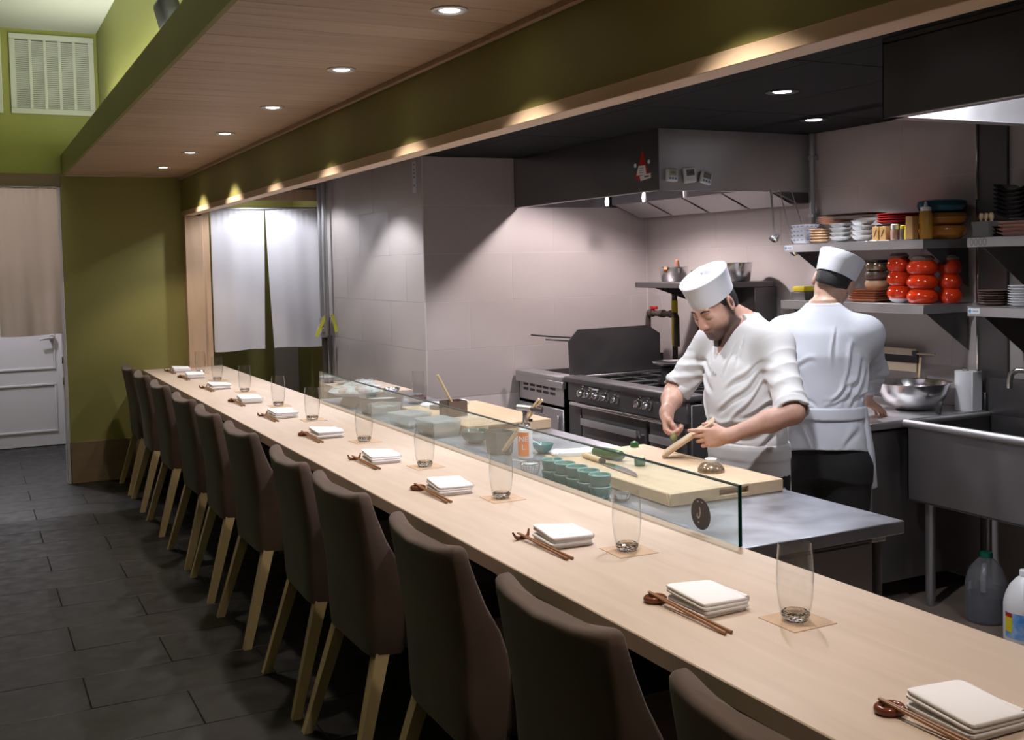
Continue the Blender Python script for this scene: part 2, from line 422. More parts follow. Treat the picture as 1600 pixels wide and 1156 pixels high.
# plank ceiling: planks run across the soffit
cs = sbox('ceiling_soffit', 'ceiling_wood', 'pale wood plank ceiling over the bar counter', 'ceiling', .72, 1.66, -1.6, YW, ZC+.012, ZC+.05)
pw = .163; plank_me = B().box(-.465, .465, -pw/2+.0012, pw/2-.0012, 0, .014, b=.001).mesh('plank')
for i in range(44):
    y = YW-.083-i*pw
    if y < 2.2: break
    put('plank', plank_me, 'ceiling_wood', cs, (1.185, y, ZC))
sbox('wall_beam_added_panel', 'black_panel', 'unseen black panel added behind the green beam to darken reflections in the hood', 'wall', 1.7105, 1.716, -1.6, YW-.01, 2.20, 2.44)  # unseen panel, added so the hood front mirrors something dark
beam = sbox('wall_beam', 'green_paint', 'olive green beam between the bar and the kitchen', 'wall', 1.64, 1.71, -1.6, YW, 2.195, 2.62)
sbox('trim_1', 'trim_wood', 'pale wood trim along the underside of the green beam', 'trim', 1.634, 1.714, -1.6, YW, 2.155, 2.195, b=.002)
sbox('trim_2', 'ceiling_wood', 'thin wood moulding where the plank ceiling meets the beam', 'trim', 1.618, 1.64, -1.6, YW, ZC-.022, ZC+.002, b=.003)
o = B().box(1.64, 1.785, YW-.10, YW, .80, 2.155, b=.003).obj('trim_3', 'post_wood'); struct(o, 'pale wood post at the far end of the bar counter', 'trim')
o = B().box(1.785, 1.853, YW-.04, YW, 0, 2.30, b=.003).obj('trim_4', 'post_wood'); struct(o, 'narrow wood jamb left of the white noren', 'trim')
o = B().box(.700, .78, YW-.014, YW, 0, .335, b=.003).box(.70, 1.75, YW-.018, YW, 0, .335, b=.003).obj('baseboard_far', 'base_wood'); struct(o, 'tall wooden baseboard on the olive far wall', 'baseboard')
o = B().box(-.62, .705, YW-.03, YW+.02, 2.385, 2.49, b=.004).obj('trim_5', 'base_wood'); struct(o, 'wooden header above the hallway curtain', 'trim')
jb = struct(B().box(.672, .70, YW-.008, YW+.118, 0, 2.39, b=.003).obj('trim_6', 'white_paint'), 'white jamb at the edge of the olive far wall', 'trim')
for z in (1.005, .835):
    B().box(.662, .673, YW+.0, YW+.05, z-.03, z+.03, b=.004).obj('strike_plate', 'chrome', jb)
# hallway behind the beige curtain
sbox('wall_hall_far', 'white_paint', 'hallway end wall around the white door', 'wall', -3.2, 1.9, 11.66, 11.78, 0, 3.2)
sbox('wall_hall_side', 'white_paint', 'hidden hallway side wall', 'wall', 1.5, 1.6, YW+.11, 11.66, 0, 2.9)
sbox('ceiling_hall', 'white_ceiling', 'hallway ceiling', 'ceiling', -3.2, 1.6, YW+.11, 11.66, 2.7, 2.78)
dr = struct(B().box(-.06, .88, 11.60, 11.64, .005, 2.1, b=.003).obj('door_1', 'white_paint'), 'white panelled door at the end of the hallway', 'door')
for z0, z1 in ((.14, .62), (.76, 1.95)):
    fr = B()
    for (a, b_, c, d) in ((.06, .76, z0, z0+.02), (.06, .76, z1-.02, z1), (.06, .08, z0+.02, z1-.02), (.74, .76, z0+.02, z1-.02)): fr.box(a, b_, 11.588, 11.601, c, d, b=.003)
    fr.obj('panel_moulding', 'white_paint', dr)
hd = B().cyl((.735, 11.585, 0), .028, 1.04, 1.10, 16, T=Matrix.Translation((.735, 11.585, 1.07)) @ Matrix.Rotation(R(90), 4, 'X') @ Matrix.Translation((-.735, -11.585, -1.07)))
hd.tube([(.735, 11.59, 1.07), (.735, 11.54, 1.07), (.70, 11.53, 1.068), (.62, 11.53, 1.06)], .011, 8)
hd.obj('handle', 'steel', dr)
# kitchen side of the far wall: doorway with wood casing
sbox('wall_kitchen_far', 'grout', 'plain wall above the noren doorway', 'wall', 1.80, XP, YW, YW+.1, 2.39, 2.62)
o = B().box(1.853, 2.88, YW-.03, YW, 2.29, 2.39, b=.003).box(2.815, 2.88, YW-.03, YW, 0, 2.29, b=.003).obj('trim_7', 'post_wood'); struct(o, 'pale wood casing around the noren doorway', 'trim')
sbox('wall_kitchen_far_side', 'green_paint', 'wall edge right of the noren doorway', 'wall', 2.83, 2.95, YW, YW+.9, 0, 2.62)
sbox('wall_passage', 'green_paint', 'olive passage wall seen below the white noren', 'wall', 1.3, 3.4, YW+.9, YW+1.0, 0, 2.62)
sbox('door_2', 'white_paint', 'narrow white door strip seen below the white noren', 'door', 2.60, 2.865, YW+.86, YW+.9, 0, 2.1, b=.003)
sbox('wall_passage_side', 'green_paint', 'hidden passage side wall', 'wall', 1.62, 1.72, YW+.12, YW+.9, 0, 2.62)
sbox('ceiling_passage', 'white_ceiling', 'passage ceiling behind the noren', 'ceiling', 1.62, 2.95, YW+.1, YW+.9, 2.55, 2.62)
# kitchen ceiling: black lay-in panels
ck = sbox('ceiling_kitchen', 'dark_void', 'black kitchen ceiling of square lay-in panels', 'ceiling', 1.71, XB, -1.6, YW, ZK+.012, ZK+.05)
pm = B().box(-.303, .303, -.6065, .6065, 0, .013, b=.002).mesh('panel')
for i in range(5):
    for j in range(8):
        x, y = 1.71+.31+i*.61, 9.39-.61-.07-j*1.22
        if x+.3 < XB+.2: put('panel', pm, 'black_panel', ck, (min(x, XB-.31), y, ZK))
# counter support wall
sbox('wall_counter_base', 'counter_front', 'dark panel wall under the bar counter', 'wall', 1.76, 1.90, -1.2, YW, 0, .836)

# ================================================================== recessed lights
def recessed(loc, ring, lensr, m, label, group, power, col, spot, ringmat='steel', tilt=0):
    t = thing('recessed_light', label, 'light', loc, 0, group)
    B().lathe([(ring, 0), (ring, -.004), (ring*.9, -.007), (lensr*1.25, -.006), (lensr*1.0, -.001)], 28).obj('trim_ring', ringmat, t)
    B().lathe([(0, -.004), (lensr*.8, -.0045), (lensr*.98, -.003), (lensr*.98, .002), (0, .002)], 24).obj('lens', m, t)
    lamp('lamp', 'SPOT', (0, 0, -.012), power, col, .035, (0, R(-tilt), 0), spot, .35, parent=t)
SY = [8.479, 7.389, 6.307, 5.23, 4.152, 3.081, 2.01, .94]
nm = ['farthest from the viewer, by the green wall', 'second from the green wall', 'third from the green wall', 'fourth from the green wall', 'fifth from the green wall, before the nearest', 'nearest and largest in view, at the top edge', 'outside the picture above the near counter', 'outside the picture behind the viewer']
for y, n in zip(SY, nm):
    recessed((1.356, y, ZC), .058, .032, 'lens', 'round recessed downlight in the plank ceiling, '+n, 'downlights in the plank ceiling', P_SOFFIT, WARM, 100, tilt=8 if y in (7.389, 8.479) else 0)
RY = [2.9, 4.4, 5.9, 7.4, 8.9]
for y, n in zip(RY, ['nearest', 'second', 'third', 'fourth', 'farthest']):
    recessed((2.27, y, ZK), .058, .032, 'lens_cool', 'recessed kitchen downlight hidden above the green beam over the chef counter, '+n, 'downlights over the chef counter', P_ROW*(.62 if n == 'farthest' else 1), NEUT, 140 if n == 'farthest' else 115, 'rubber')
recessed((3.32, 3.85, ZK), .075, .042, 'lens_cool', 'bright round downlight in the black kitchen ceiling, nearer to the green beam', 'downlights in the black ceiling', P_KIT, NEUT, 120, 'rubber')
recessed((4.16, 4.572, ZK), .075, .045, 'lens_cool', 'bright round downlight in the black kitchen ceiling, nearer to the range hood', 'downlights in the black ceiling', P_KIT, NEUT, 95, 'rubber')
# light behind the soffit ledge, in the hallway, in the passage
tl = thing('cove_light', 'long cove light lying hidden on the soffit ledge', 'light', (.90, 4.4, 2.642))
B().box(-.04, .04, -4.4, 4.4, 0, .03, b=.004).obj('housing', 'white_plastic', tl); B().box(-.03, .03, -4.38, 4.38, .03, .036).obj('diffuser', 'lens', tl)
lamp('lamp', 'AREA', (0, 0, .045), P_LEDGE, (1, .97, .86), .06, (R(180), 0, 0), size_y=8.7, parent=tl)
for nme, loc, pw_, c, lb in (('ceiling_lamp', (.1, 10.7, 2.7), P_HALL, (.95, .93, 1), 'flush lamp on the hallway ceiling behind the beige curtain'), ('ceiling_lamp', (2.3, YW+.5, 2.55), P_BACK, (.95, .93, 1), 'flush lamp on the passage ceiling behind the white noren')):
    t = thing(nme, lb, 'light', loc)
    B().lathe([(0, 0), (.11, 0), (.11, -.02), (.10, -.02)], 24).obj('base', 'white_plastic', t); B().lathe([(.10, -.02), (.08, -.05), (0, -.06)], 24).obj('shade', 'lens', t)
    lamp('lamp', 'POINT', (0, 0, -.12), pw_, c, .06, parent=t)

# ================================================================== grilles, curtains, security speaker
def grille(x0, label):
    t = thing('air_grille', label, 'vent', (x0, YW, 2.958), 0, 'air grilles on the upper wall')
    W, H = .62, .625
    B().box(.02, W-.02, -.004, 0, .02, H-.02).obj('backing', 'lcd_grey', t)
    f = B()
    for q in ((0, W, 0, .045), (0, W, H-.045, H), (0, .042, .045, H-.045), (W-.042, W, .045, H-.045)): f.box(q[0], q[1], -.02, 0, q[2], q[3], b=.004)
    f.obj('frame', 'vent_white', t)
    for i in range(1, 5):
        x = .042+(W-.084)*i/5; B().box(x-.011, x+.011, -.018, -.002, .045, H-.045, b=.002).obj('mullion', 'vent_white', t)
    s = B()
    for k in range(34):
        z = .05+(H-.1)*k/34; s.add([(.042, -.004, z), (W-.042, -.004, z), (W-.042, -.014, z+.010), (.042, -.014, z+.010)], [(0, 1, 2, 3)])
    tag(s.obj('louvres', 'vent_white', t, smooth=False), 'fine white horizontal louvres', kind='stuff')
grille(.372, 'white square air grille in full view on the green upper wall')
grille(-.305, 'white air grille cut by the left picture edge')

def cloth(name, m, parent, x0, x1, z0, z1, y, amp=.012, folds=3, seed=0, flare=0, thick=.003, slit=0, slit2=0):
    rnd = random.Random(seed); ph = [rnd.uniform(0, 6.28) for _ in range(6)]
    nx, nz = 40, 44; F, K = [], []
    for i in range(nz+1):
        v = i/nz; rf, rk = [], []
        for j in range(nx+1):
            u = j/nx
            x = x0+(x1-x0)*u + flare*(u-.5)*(1-v)
            d = amp*(.35+.65*(1-v))*(math.sin(folds*6.28*u+ph[0]+1.3*(1-v))+.35*math.sin(folds*2.3*6.28*u+ph[1]+2*v)+.4*math.sin(3*v+ph[2]+4*u))
            d += amp*.8*max(0, v-.85)/.15*math.sin(9*6.28*u+ph[3])*.3
            z = z0+(z1-z0)*v + .006*math.sin(5*u+ph[4])*(1-v); x += slit*u**3*(1-v)**1.3 - slit2*(1-u)**3*(1-v)**1.3*-1
            rf.append((x, y+d, z)); rk.append((x, y+d+thick, z))
        F.append(rf); K.append(rk)
    b = B(); b.grid(F); b.grid(K)
    n = (nx+1)*(nz+1); c = nx+1
    for j in range(nx): b.f += [(j, j+1, n+j+1, n+j), (nz*c+j, nz*c+j+1, n+nz*c+j+1, n+nz*c+j)]
    for i in range(nz): b.f += [(i*c, (i+1)*c, n+(i+1)*c, n+i*c), (i*c+nx, (i+1)*c+nx, n+(i+1)*c+nx, n+i*c+nx)]
    return b.obj(name, m, parent, ang=60)
t = thing('noren', 'white split noren curtain hanging in the kitchen doorway', 'curtain', (0, 0, 0))
cloth('curtain_panel', 'noren_white', t, 1.862, 2.318, 1.008, 2.205, YW-.055, .012, 1.1, 3, .0, slit=-.03)
cloth('curtain_panel', 'noren_white', t, 2.326, 2.812, 1.010, 2.213, YW-.055, .011, 1.2, 8, -.03, slit2=.03)
B().tube([(1.856, YW-.05, 2.212), (2.818, YW-.05, 2.222)], .012, 12).obj('rod', 'galv', t)
t = thing('hall_curtain', 'beige split curtain hanging in the hallway opening', 'curtain')
cloth('curtain_panel', 'noren_beige', t, -.30, .215, 1.20, 2.385, YW-.05, .012, 2.2, 5)
cloth('curtain_panel', 'noren_beige', t, .225, .672, 1.215, 2.385, YW-.05, .014, 1.8, 11)
B().tube([(-.6, YW-.045, 2.38), (.67, YW-.045, 2.38)], .009, 10).obj('rod', 'galv', t)
t = thing('wall_speaker', 'small black speaker on the green upper wall above the soffit', 'speaker', (1.017, 5.55, 2.905))
B().box(-.11, -.015, -.11, .11, 0, .15, b=.03, seg=3, T=Matrix.Rotation(R(-14), 4, 'Y')).obj('cabinet', 'rubber', t)
B().box(-.05, .002, -.03, .03, .03, .09, b=.005).obj('bracket', 'rubber', t)
B().lathe([(0, .004), (.035, .004), (.038, 0)], 20, T=Matrix.Translation((-.098, 0, .06)) @ Matrix.Rotation(R(-104), 4, 'Y')).obj('grille', 'marks', t)
# ================================================================== bar counter, chairs, place settings
ZT = .887
bc = tag(B().box(1.275, 1.925, -1.0, YW-.002, ZT-.045, ZT, b=.003).obj('bar_counter', 'counter_wood'), 'long pale wood bar counter laid with place settings', 'counter')

def chair_meshes():
    def ring(z, xr, xf, w, bulge, rc):
        pts = []; n = 40
        for i in range(n):
            a = 2*math.pi*i/n; ca, sa = math.cos(a), math.sin(a); e = .30
            cx = math.copysign(abs(ca)**e, ca); cy = math.copysign(abs(sa)**e, sa)
            y = w*cy; x = (xr+xf)/2+(xf-xr)/2*cx
            x -= bulge*(1-(y/w)**2)
            pts.append((x, y, z))
        return pts
    prof = [(.405, -.135, -.045, .205, .0), (.412, -.155, -.025, .225, .0), (.45, -.158, -.012, .232, .004), (.55, -.16, -.005, .238, .008), (.64, -.162, -.012, .242, .014), (.72, -.168, -.04, .246, .018),
            (.80, -.178, -.085, .249, .022), (.88, -.188, -.118, .251, .026), (.93, -.195, -.135, .251, .028), (.952, -.197, -.140, .249, .028), (.962, -.192, -.146, .243, .028), (.967, -.183, -.156, .233, .028)]
    loops = []
    for z, xr, xf, w_, bl in prof:
        L_ = ring(z, xr, xf, w_, bl, .02)
        if z > .9: L_ = [(x, y, zz-.022*(z-.9)/.067*(1-(y/w_)**2)) for x, y, zz in L_]
        loops.append(L_)
    back = B().loft(loops).mesh('backrest', ang=50)
    seat = B().box(-.06, .36, -.235, .235, .42, .60, b=.035, seg=3).mesh('seat', ang=50)
    def leg(tx, ty, fx, fy):
        lo = []
        for t, h in ((0, .017), (1, .024)):
            x, y = fx+(tx-fx)*t, fy+(ty-fy)*t
            lo.append([(x-h, y-h, .43*t), (x+h, y-h, .43*t), (x+h, y+h, .43*t), (x-h, y+h, .43*t)])
        return B().loft(lo).mesh('leg', smooth=False)
    legs = [leg(-.11, .20, -.235, .262), leg(-.11, -.20, -.235, -.262), leg(.315, .195, .33, .215), leg(.315, -.195, .33, -.215)]
    return back, seat, legs
cb, cse, cl = chair_meshes()
CH = [(1.35, 0), (2.06, 1), (2.80, -1), (3.585, 1), (4.235, -2), (5.10, 1), (5.86, -1), (6.57, 1), (7.45, 0), (8.25, -1), (8.93, 0)]
ORD = ['first', 'second', 'third', 'fourth', 'fifth', 'sixth', 'seventh', 'eighth', 'ninth', 'tenth', 'eleventh']
def which(i): return ('nearest to the viewer' if i == 0 else 'farthest, next to the green wall' if i == 10 else ORD[i]+' from the viewer')
root = None
for i, (y, a) in enumerate(CH):
    lab = 'brown upholstered counter chair with pale wooden legs, '+which(i)
    if root is None:
        root = thing('counter_chair', lab, 'chair', (1.29, y, 0), R(a), 'counter chairs along the bar')
        put('backrest', cb, 'fabric_chair', root); put('seat', cse, 'fabric_chair', root)
        for me in cl: put('leg', me, 'leg_wood', root)
    else: dup(root, (1.29, y, 0), R(a), lab)

# --- place settings
def napkin_mesh(seed):
    rnd = random.Random(seed); b = B(); W, D = .132, .152
    z = 0
    for k in range(4):
        h = .0085; sx, sy = rnd.uniform(-.004, .004), rnd.uniform(-.004, .004)
        loops = []
        for zz, ins in ((0, .003), (.002, 0), (h-.002, 0), (h, .003)):
            lp = []
            for i in range(48):
                a = 2*math.pi*(i+.5)/48; c_, s_ = math.cos(a), math.sin(a); e = .16
                x = (W/2-ins)*math.copysign(abs(c_)**e, c_); y = (D/2-ins)*math.copysign(abs(s_)**e, s_)
                lift = (.010 if k > 1 else .002)*max(0, (-x/W+.5))*max(0, y/D+.5)+(.004*math.sin(5*y/D+seed)*(k/3))*(x/W+.5)
                lp.append((x+sx, y+sy, z+zz+lift))
            loops.append(lp)
        b.loft(loops); z += h+.0002
    # fold roll along the kitchen-side edge
    b.tube([(W/2-.004, -D/2+.006, .0258), (W/2-.004, 0, .0258), (W/2-.004, D/2-.006, .0258)], .0085, 10)
    return b.mesh('napkin', ang=60)
naps = [napkin_mesh(s) for s in range(3)]
ring_me = B().torus((0, 0, .0080), .0195, .0074, 28, 12, 1.10, .94, sz=1.08).mesh('chopstick_rest', ang=80)
tb = B()
tb.tube([(-.030, .006, .022), (-.022, .003, .008), (-.008, 0, .0055), (.010, 0, .0055), (.020, .004, .010), (.026, .010, .026)], .005, 8, rs=[.003, .0045, .0055, .0055, .005, .0028])
tb.tube([(-.012, 0, .0055), (-.022, -.008, .006), (-.032, -.012, .012)], .004, 8, rs=[.005, .004, .0025])
tb.tube([(.010, 0, .0055), (.018, -.010, .005)], .004, 8, rs=[.005, .003])
twig_me = tb.mesh('chopstick_rest', ang=80)
chop_me = B().tube([(0, -.145, 0), (0, .145, 0)], .004, 8, rs=[.0042, .0026]).mesh('chopstick')
coast_me = B().box(-.061, .061, -.061, .061, 0, .0012).mesh('coaster', smooth=False)
def tumbler_parts():
    wall = B().lathe([(.0322, .0135), (.0352, .026), (.0385, .050), (.0410, .080), (.0415, .105), (.0400, .140), (.0372, .172), (.0367, .1738), (.0361, .172),
                      (.0389, .140), (.0404, .105), (.0399, .080), (.0374, .051), (.0338, .029), (.028, .0245)], 40).mesh('wall', ang=80)
    bs = B(); n = 14; loops = []
    for z, r, q in ((0.0, .0225, 0), (.002, .0265, 0), (.008, .0300, .5), (.0135, .0322, 0), (.019, .0318, .5), (.0235, .026, 0), (.0205, .014, .5)):
        loops.append([(r*math.cos(2*math.pi*(i+q)/n), r*math.sin(2*math.pi*(i+q)/n), z) for i in range(n)])
    base = bs.loft(loops).mesh('base', smooth=False)
    return wall, base
tw_me, tbse_me = tumbler_parts()
rings = [1, 1, 0, 1, 0, 1, 0, 1, 0, 1, 0]
NAP = [1.31, 2.045, 2.735, 3.565, 4.28, 5.06, 5.87, 6.64, 7.54, 8.42, 9.02]
TUM = [None, 1.861, 2.553, 3.354, 4.057, 4.803, 5.65, 6.356, 7.226, 8.109, 8.754]
for i, y in enumerate(NAP):
    wh_ = which(i).replace('next to the green wall', 'by the green wall')
    n = put('napkin', naps[i % 3], 'linen', None, (1.521, y, ZT+.0002), (0, 0, R(random.uniform(-5, 5))))
    tag(n, 'folded white cloth napkin on the bar counter, '+wh_, 'napkin', 'folded napkins on the bar')
    rx, ry = 1.436, y+.088
    r_ = put('chopstick_rest', ring_me if rings[i] else twig_me, 'rest_brown', None, (rx, ry, ZT+.0002), (0, 0, R(random.uniform(-15, 15))))
    tag(r_, ('glossy brown ring shaped' if rings[i] else 'brown twig shaped')+' chopstick rest, '+wh_, 'chopstick rest', 'chopstick rests on the bar')
    lift = .0162 if rings[i] else .0115
    for k, dx in enumerate((-.0052, .0052)):
        zf, zn = ZT+lift+.0028, ZT+.0044
        y1, y0 = y+.108, y-.182
        ang = math.atan2(zf-zn, .27)
        yc = (y0+y1)/2; zc = zn+math.tan(ang)*.145*math.cos(ang)
        c = put('chopstick', chop_me, 'stick_wood', None, (rx+dx*(1 if k else 1)+.001, yc, zc), (ang, 0, R(2.2+(1.4 if k else -1.2))))
        tag(c, ('napkin side' if k else 'aisle side')+' brown wooden chopstick by the napkin '+wh_, 'chopstick', 'chopsticks on the bar, pair '+ORD[i])
    if TUM[i]:
        c = put('coaster', coast_me, 'coaster', None, (1.632, TUM[i], ZT+.0002), (0, 0, R(random.uniform(-3, 3))))
        tag(c, 'thin brown square coaster under the tumbler, '+('the nearest one' if i == 1 else wh_.replace('from the viewer', 'napkin along')), 'coaster', 'coasters on the bar')
        c['label'] = 'thin brown square coaster beside the white napkin that is '+wh_
        t = thing('tumbler', 'clear empty glass tumbler beside the white napkin that is '+wh_, 'glass', (1.627, TUM[i], ZT+.0016), random.uniform(0, 3), 'tumblers on the bar')
        put('wall', tw_me, 'tumbler_glass', t); put('base', tbse_me, 'thick_glass', t)

# --- glass screen
gs = thing('glass_screen', 'low clear glass screen standing on the kitchen edge of the bar counter', 'glass screen', (1.9165, 0, ZT+.0005))
B().box(0, .010, 2.425, 6.48, 0, .174).obj('pane', 'pane', gs, smooth=False)
B().box(-.0006, .0106, 2.4243, 6.4807, .1705, .1751).obj('polished_edge', 'glass_edge', gs, smooth=False)
B().box(-.0006, .0106, 2.4220, 2.4249, 0, .1751).obj('polished_edge', 'glass_edge', gs, smooth=False)
dc = tag(B().lathe([(0, 0), (.047, 0), (.047, .0008), (0, .0008)], 48, T=Matrix.Translation((-.0011, 2.600, .059)) @ Matrix.Rotation(R(90), 4, 'Y')).obj('decal', 'marks', gs, smooth=False), 'round black decal with a pale curl mark')
pl = [(.000, .022), (.006, .020), (.008, .004), (.004, -.010), (-.006, -.016), (-.014, -.010), (-.013, -.002), (-.008, .002), (-.009, -.006), (-.004, -.009), (.001, -.004), (.002, .008)]
B().prism([(2.606-a*.9, .058+b_*1.0) for a, b_ in pl], -.0016, -.0011, 'X').obj('emblem', 'mark_grey', dc, smooth=False)
for dy, dz in ((.012, .036), (-.008, .036), (.010, -.026)):
    B().box(-.0016, -.0011, 2.60+dy-.004, 2.60+dy+.004, .059+dz-.002, .059+dz+.002).obj('emblem', 'mark_grey', dc, smooth=False)
# ================================================================== chef counter and what stands on it
TZ = .84
ct = thing('chef_counter', 'stainless steel chef counter behind the glass screen', 'counter', (0, 0, 0))
B().box(1.93, 2.685, 2.545, 6.90, TZ-.042, TZ, b=.003).obj('worktop', 'steel_table', ct)
B().box(1.955, 2.60, 2.60, 6.86, .12, TZ-.062, b=.003).obj('cabinet', 'steel_mid', ct)
B().box(1.97, 2.585, 2.592, 2.60, .14, TZ-.072, b=.002).obj('end_panel', 'steel_mid', ct)
B().box(2.60, 2.66, 2.60, 6.86, TZ-.075, TZ-.055, b=.003).obj('rail', 'steel', ct)
for y in (2.63, 4.2, 5.6, 6.83):
    B().cyl((2.645, y, 0), .018, 0, TZ-.04, 14).obj('leg', 'steel_dark', ct)
for y0 in (2.7, 4.05, 5.4):
    d_ = B().box(2.600, 2.615, y0, y0+1.1, .18, TZ-.09, b=.003).obj('door', 'steel', ct); B().box(2.615, 2.635, y0+.95, y0+.98, .5, .7, b=.004).obj('handle', 'chrome', d_)
B().box(1.96, 2.6, 2.65, 6.8, .0, .12).obj('plinth', 'marks', ct)
sc = tag(B().box(2.30, 2.70, 6.92, 7.66, .80, .855, b=.003).obj('side_counter', 'counter_wood'), 'small pale wood side counter beyond the chef counter', 'counter')
B().box(2.32, 2.68, 6.94, 7.64, 0, .80).obj('support', 'counter_front', sc)

def cutting_board(label, x0, x1, y0, y1, z0, z1, sx0, sx1):
    b = B().box(x0, x1, y0+.018, y1, z0, z1, b=.004)
    zm0, zm1 = z0+.016, z1-.010
    for q in ((x0, sx0, z0, z1), (sx1, x1, z0, z1)): b.box(q[0], q[1], y0, y0+.02, q[2], q[3], b=.003)
    b.box(sx0-.004, sx1+.004, y0, y0+.02, z0, zm0, b=.002).box(sx0-.004, sx1+.004, y0, y0+.02, zm1, z1, b=.002)
    return tag(b.obj('cutting_board', 'board_wood'), label, 'cutting board', 'thick wooden cutting boards')
cutting_board('thick pale wooden cutting board under the cook\'s hands', 2.155, 2.66, 3.10, 4.02, TZ+.0005, .887, 2.37, 2.50)
cutting_board('thick pale wooden cutting board farther along, with the black box on it', 2.215, 2.69, 4.93, 5.86, TZ+.0005, .89, 2.33, 2.55)
BZ = .8875
# ramekins, stacked two high
rk = B().lathe([(0, 0), (.030, 0), (.033, .003), (.0375, .012), (.041, .034), (.0425, .040), (.0415, .0425), (.039, .041), (.036, .012), (.030, .007), (0, .006)], 32).mesh('ramekin', ang=60)
rkr = B().torus((0, 0, .0415), .0405, .0020, 32, 8).mesh('rim', ang=80); mat('celadon_rim', (.30, .52, .50), .2)  # paler rim colour stands in for the shading between lip and hollow
for i, (x, y) in enumerate([(2.036, 3.371), (2.040, 3.462), (2.044, 3.553), (2.040, 3.643), (2.036, 3.733)]):
    for k in range(2):
        o = put('ramekin', rk, 'celadon', None, (x+.002*k*(i % 2), y, TZ+.0005+k*.0428)); put('rim', rkr, 'celadon_rim', o)
        tag(o, ('upper' if k else 'lower')+' blue-green ramekin of the '+['nearest', 'second', 'third', 'fourth', 'farthest'][i]+' stacked pair behind the glass', 'ramekin', 'celadon ramekins behind the glass')
# tea strainer
t = thing('tea_strainer', 'small wire tea strainer with pale handle behind the glass', 'strainer', (2.005, 3.86, TZ))
B().torus((0, 0, .052), .040, .0028, 28, 8).obj('rim', 'chrome', t)
for k in range(20):
    a = 2*math.pi*k/20; B().tube([(.040*math.cos(a), .040*math.sin(a), .052), (.037*math.cos(a), .037*math.sin(a), .025), (.026*math.cos(a), .026*math.sin(a), .004), (.008*math.cos(a), .008*math.sin(a), .0015)], .0011, 5).obj('wire', 'chrome', t)
B().lathe([(0, .044), (.036, .044), (.037, .047), (0, .0475)], 24).obj('mesh_cup', 'stone_white', t)
B().tube([(-.005, .04, .052), (-.012, .075, .054), (-.018, .115, .05)], .005, 8, flat=.5).obj('handle', 'stone_white', t)
# small pressed glass dish
t = thing('glass_dish', 'small faceted clear glass dish beside the nearest ramekins', 'dish', (2.075, 3.285, TZ+.0005))
lo = []
for z, r in ((0, .018), (.004, .024), (.016, .031), (.026, .034), (.026, .030), (.012, .024), (.006, .012)):
    lo.append([(r*(1+.08*(i % 2))*math.cos(2*math.pi*i/20), r*(1+.08*(i % 2))*math.sin(2*math.pi*i/20), z) for i in range(20)])
B().loft(lo).obj('bowl', 'thick_glass', t, smooth=False)
# sauce bowl with spoon
t = thing('sauce_bowl', 'small green bowl holding a white spoon beside the orange can', 'bowl', (2.305, 4.31, TZ+.0005))
B().lathe([(0, 0), (.022, 0), (.024, .004), (.038, .016), (.048, .036), (.049, .042), (.046, .041), (.035, .018), (.02, .009), (0, .008)], 32).obj('bowl', 'celadon', t)
B().tube([(.01, .0, .02), (-.02, .02, .045), (-.055, .035, .062)], .004, 8, rs=[.006, .004, .005], flat=.6).obj('spoon_handle', 'white_plastic', t)
# gas torch
t = thing('gas_torch', 'cooking torch on an orange and white gas can', 'torch', (2.178, 4.235, TZ+.0005))
can = B().lathe([(0, 0), (.031, 0), (.033, .003), (.033, .122), (.030, .130), (.022, .134), (.020, .140), (0, .140)], 32).obj('can', 'white_plastic', t)
lbm = []
for i in range(19):
    a = R(120+i*150/18); lbm.append([(.0336*math.cos(a), .0336*math.sin(a), .012), (.0336*math.cos(a), .0336*math.sin(a), .118)])
lb = B(); lb.grid(lbm); lb.obj('label_band', 'orange_label', can)
for s_, z_, sz in (('NE', .088, .034), ('L', .052, .034)):
    a = R(228); text('lettering', s_, sz, 'mark_white', can, (.0346*math.cos(a), .0346*math.sin(a), z_), (R(90), 0, a+R(90)))
B().lathe([(.020, .138), (.022, .142), (.022, .152), (.012, .158), (.011, .19), (0, .19)], 20).obj('collar', 'chrome', t)
B().tube([(-.02, .03, .222), (.0, .0, .222), (.02, -.028, .220)], .014, 14, rs=[.015, .014, .013]).obj('burner_head', 'steel', t)
B().tube([(.018, -.026, .2205), (.05, -.07, .217)], .013, 14, rs=[.0125, .014]).obj('flame_tube', 'steel_dark', t)
B().tube([(0, 0, .15), (0, 0, .2), (-.004, .006, .222)], .010, 10).obj('neck', 'steel_dark', t)
B().cyl((.026, -.004, 0), .009, .160, .172, 12).obj('knob', 'rubber', t)
# grey tub with pale sticks
t = thing('utensil_tub', 'grey square tub behind the glass, left of the orange can', 'tub', (2.14, 4.42, TZ+.0005), R(8))
lo = []
for z, h in ((0, .042), (.10, .050), (.10, .047), (.004, .039)): lo.append([(-h, -h, z), (h, -h, z), (h, h, z), (-h, h, z)])
B().loft(lo, cap=False).box(-.041, .041, -.041, .041, 0, .003).obj('body', 'lcd_grey', t, smooth=False)
for k, dx in enumerate((0, .014)):
    o = B().tube([(2.13+dx, 4.38, TZ+.012), (2.21+dx, 4.16-dx*.4, 1.108-.004*k)], .0055, 8).obj('wooden_stick', 'pale_wood')
    tag(o, ('left' if k == 0 else 'right')+' pale wooden stick leaning out of the grey tub', 'stick', 'sticks in the grey tub')
# dark bowl
tag(B().lathe([(0, 0), (.034, 0), (.036, .006), (.056, .018), (.067, .040), (.070, .058), (.0685, .060), (.065, .056), (.052, .024), (.02, .014), (0, .012)], 36).obj('bowl', 'celadon_dark', None, (2.165, 4.735, TZ+.0005)), 'grey green ceramic bowl behind the glass beside the clear tubs', 'bowl')
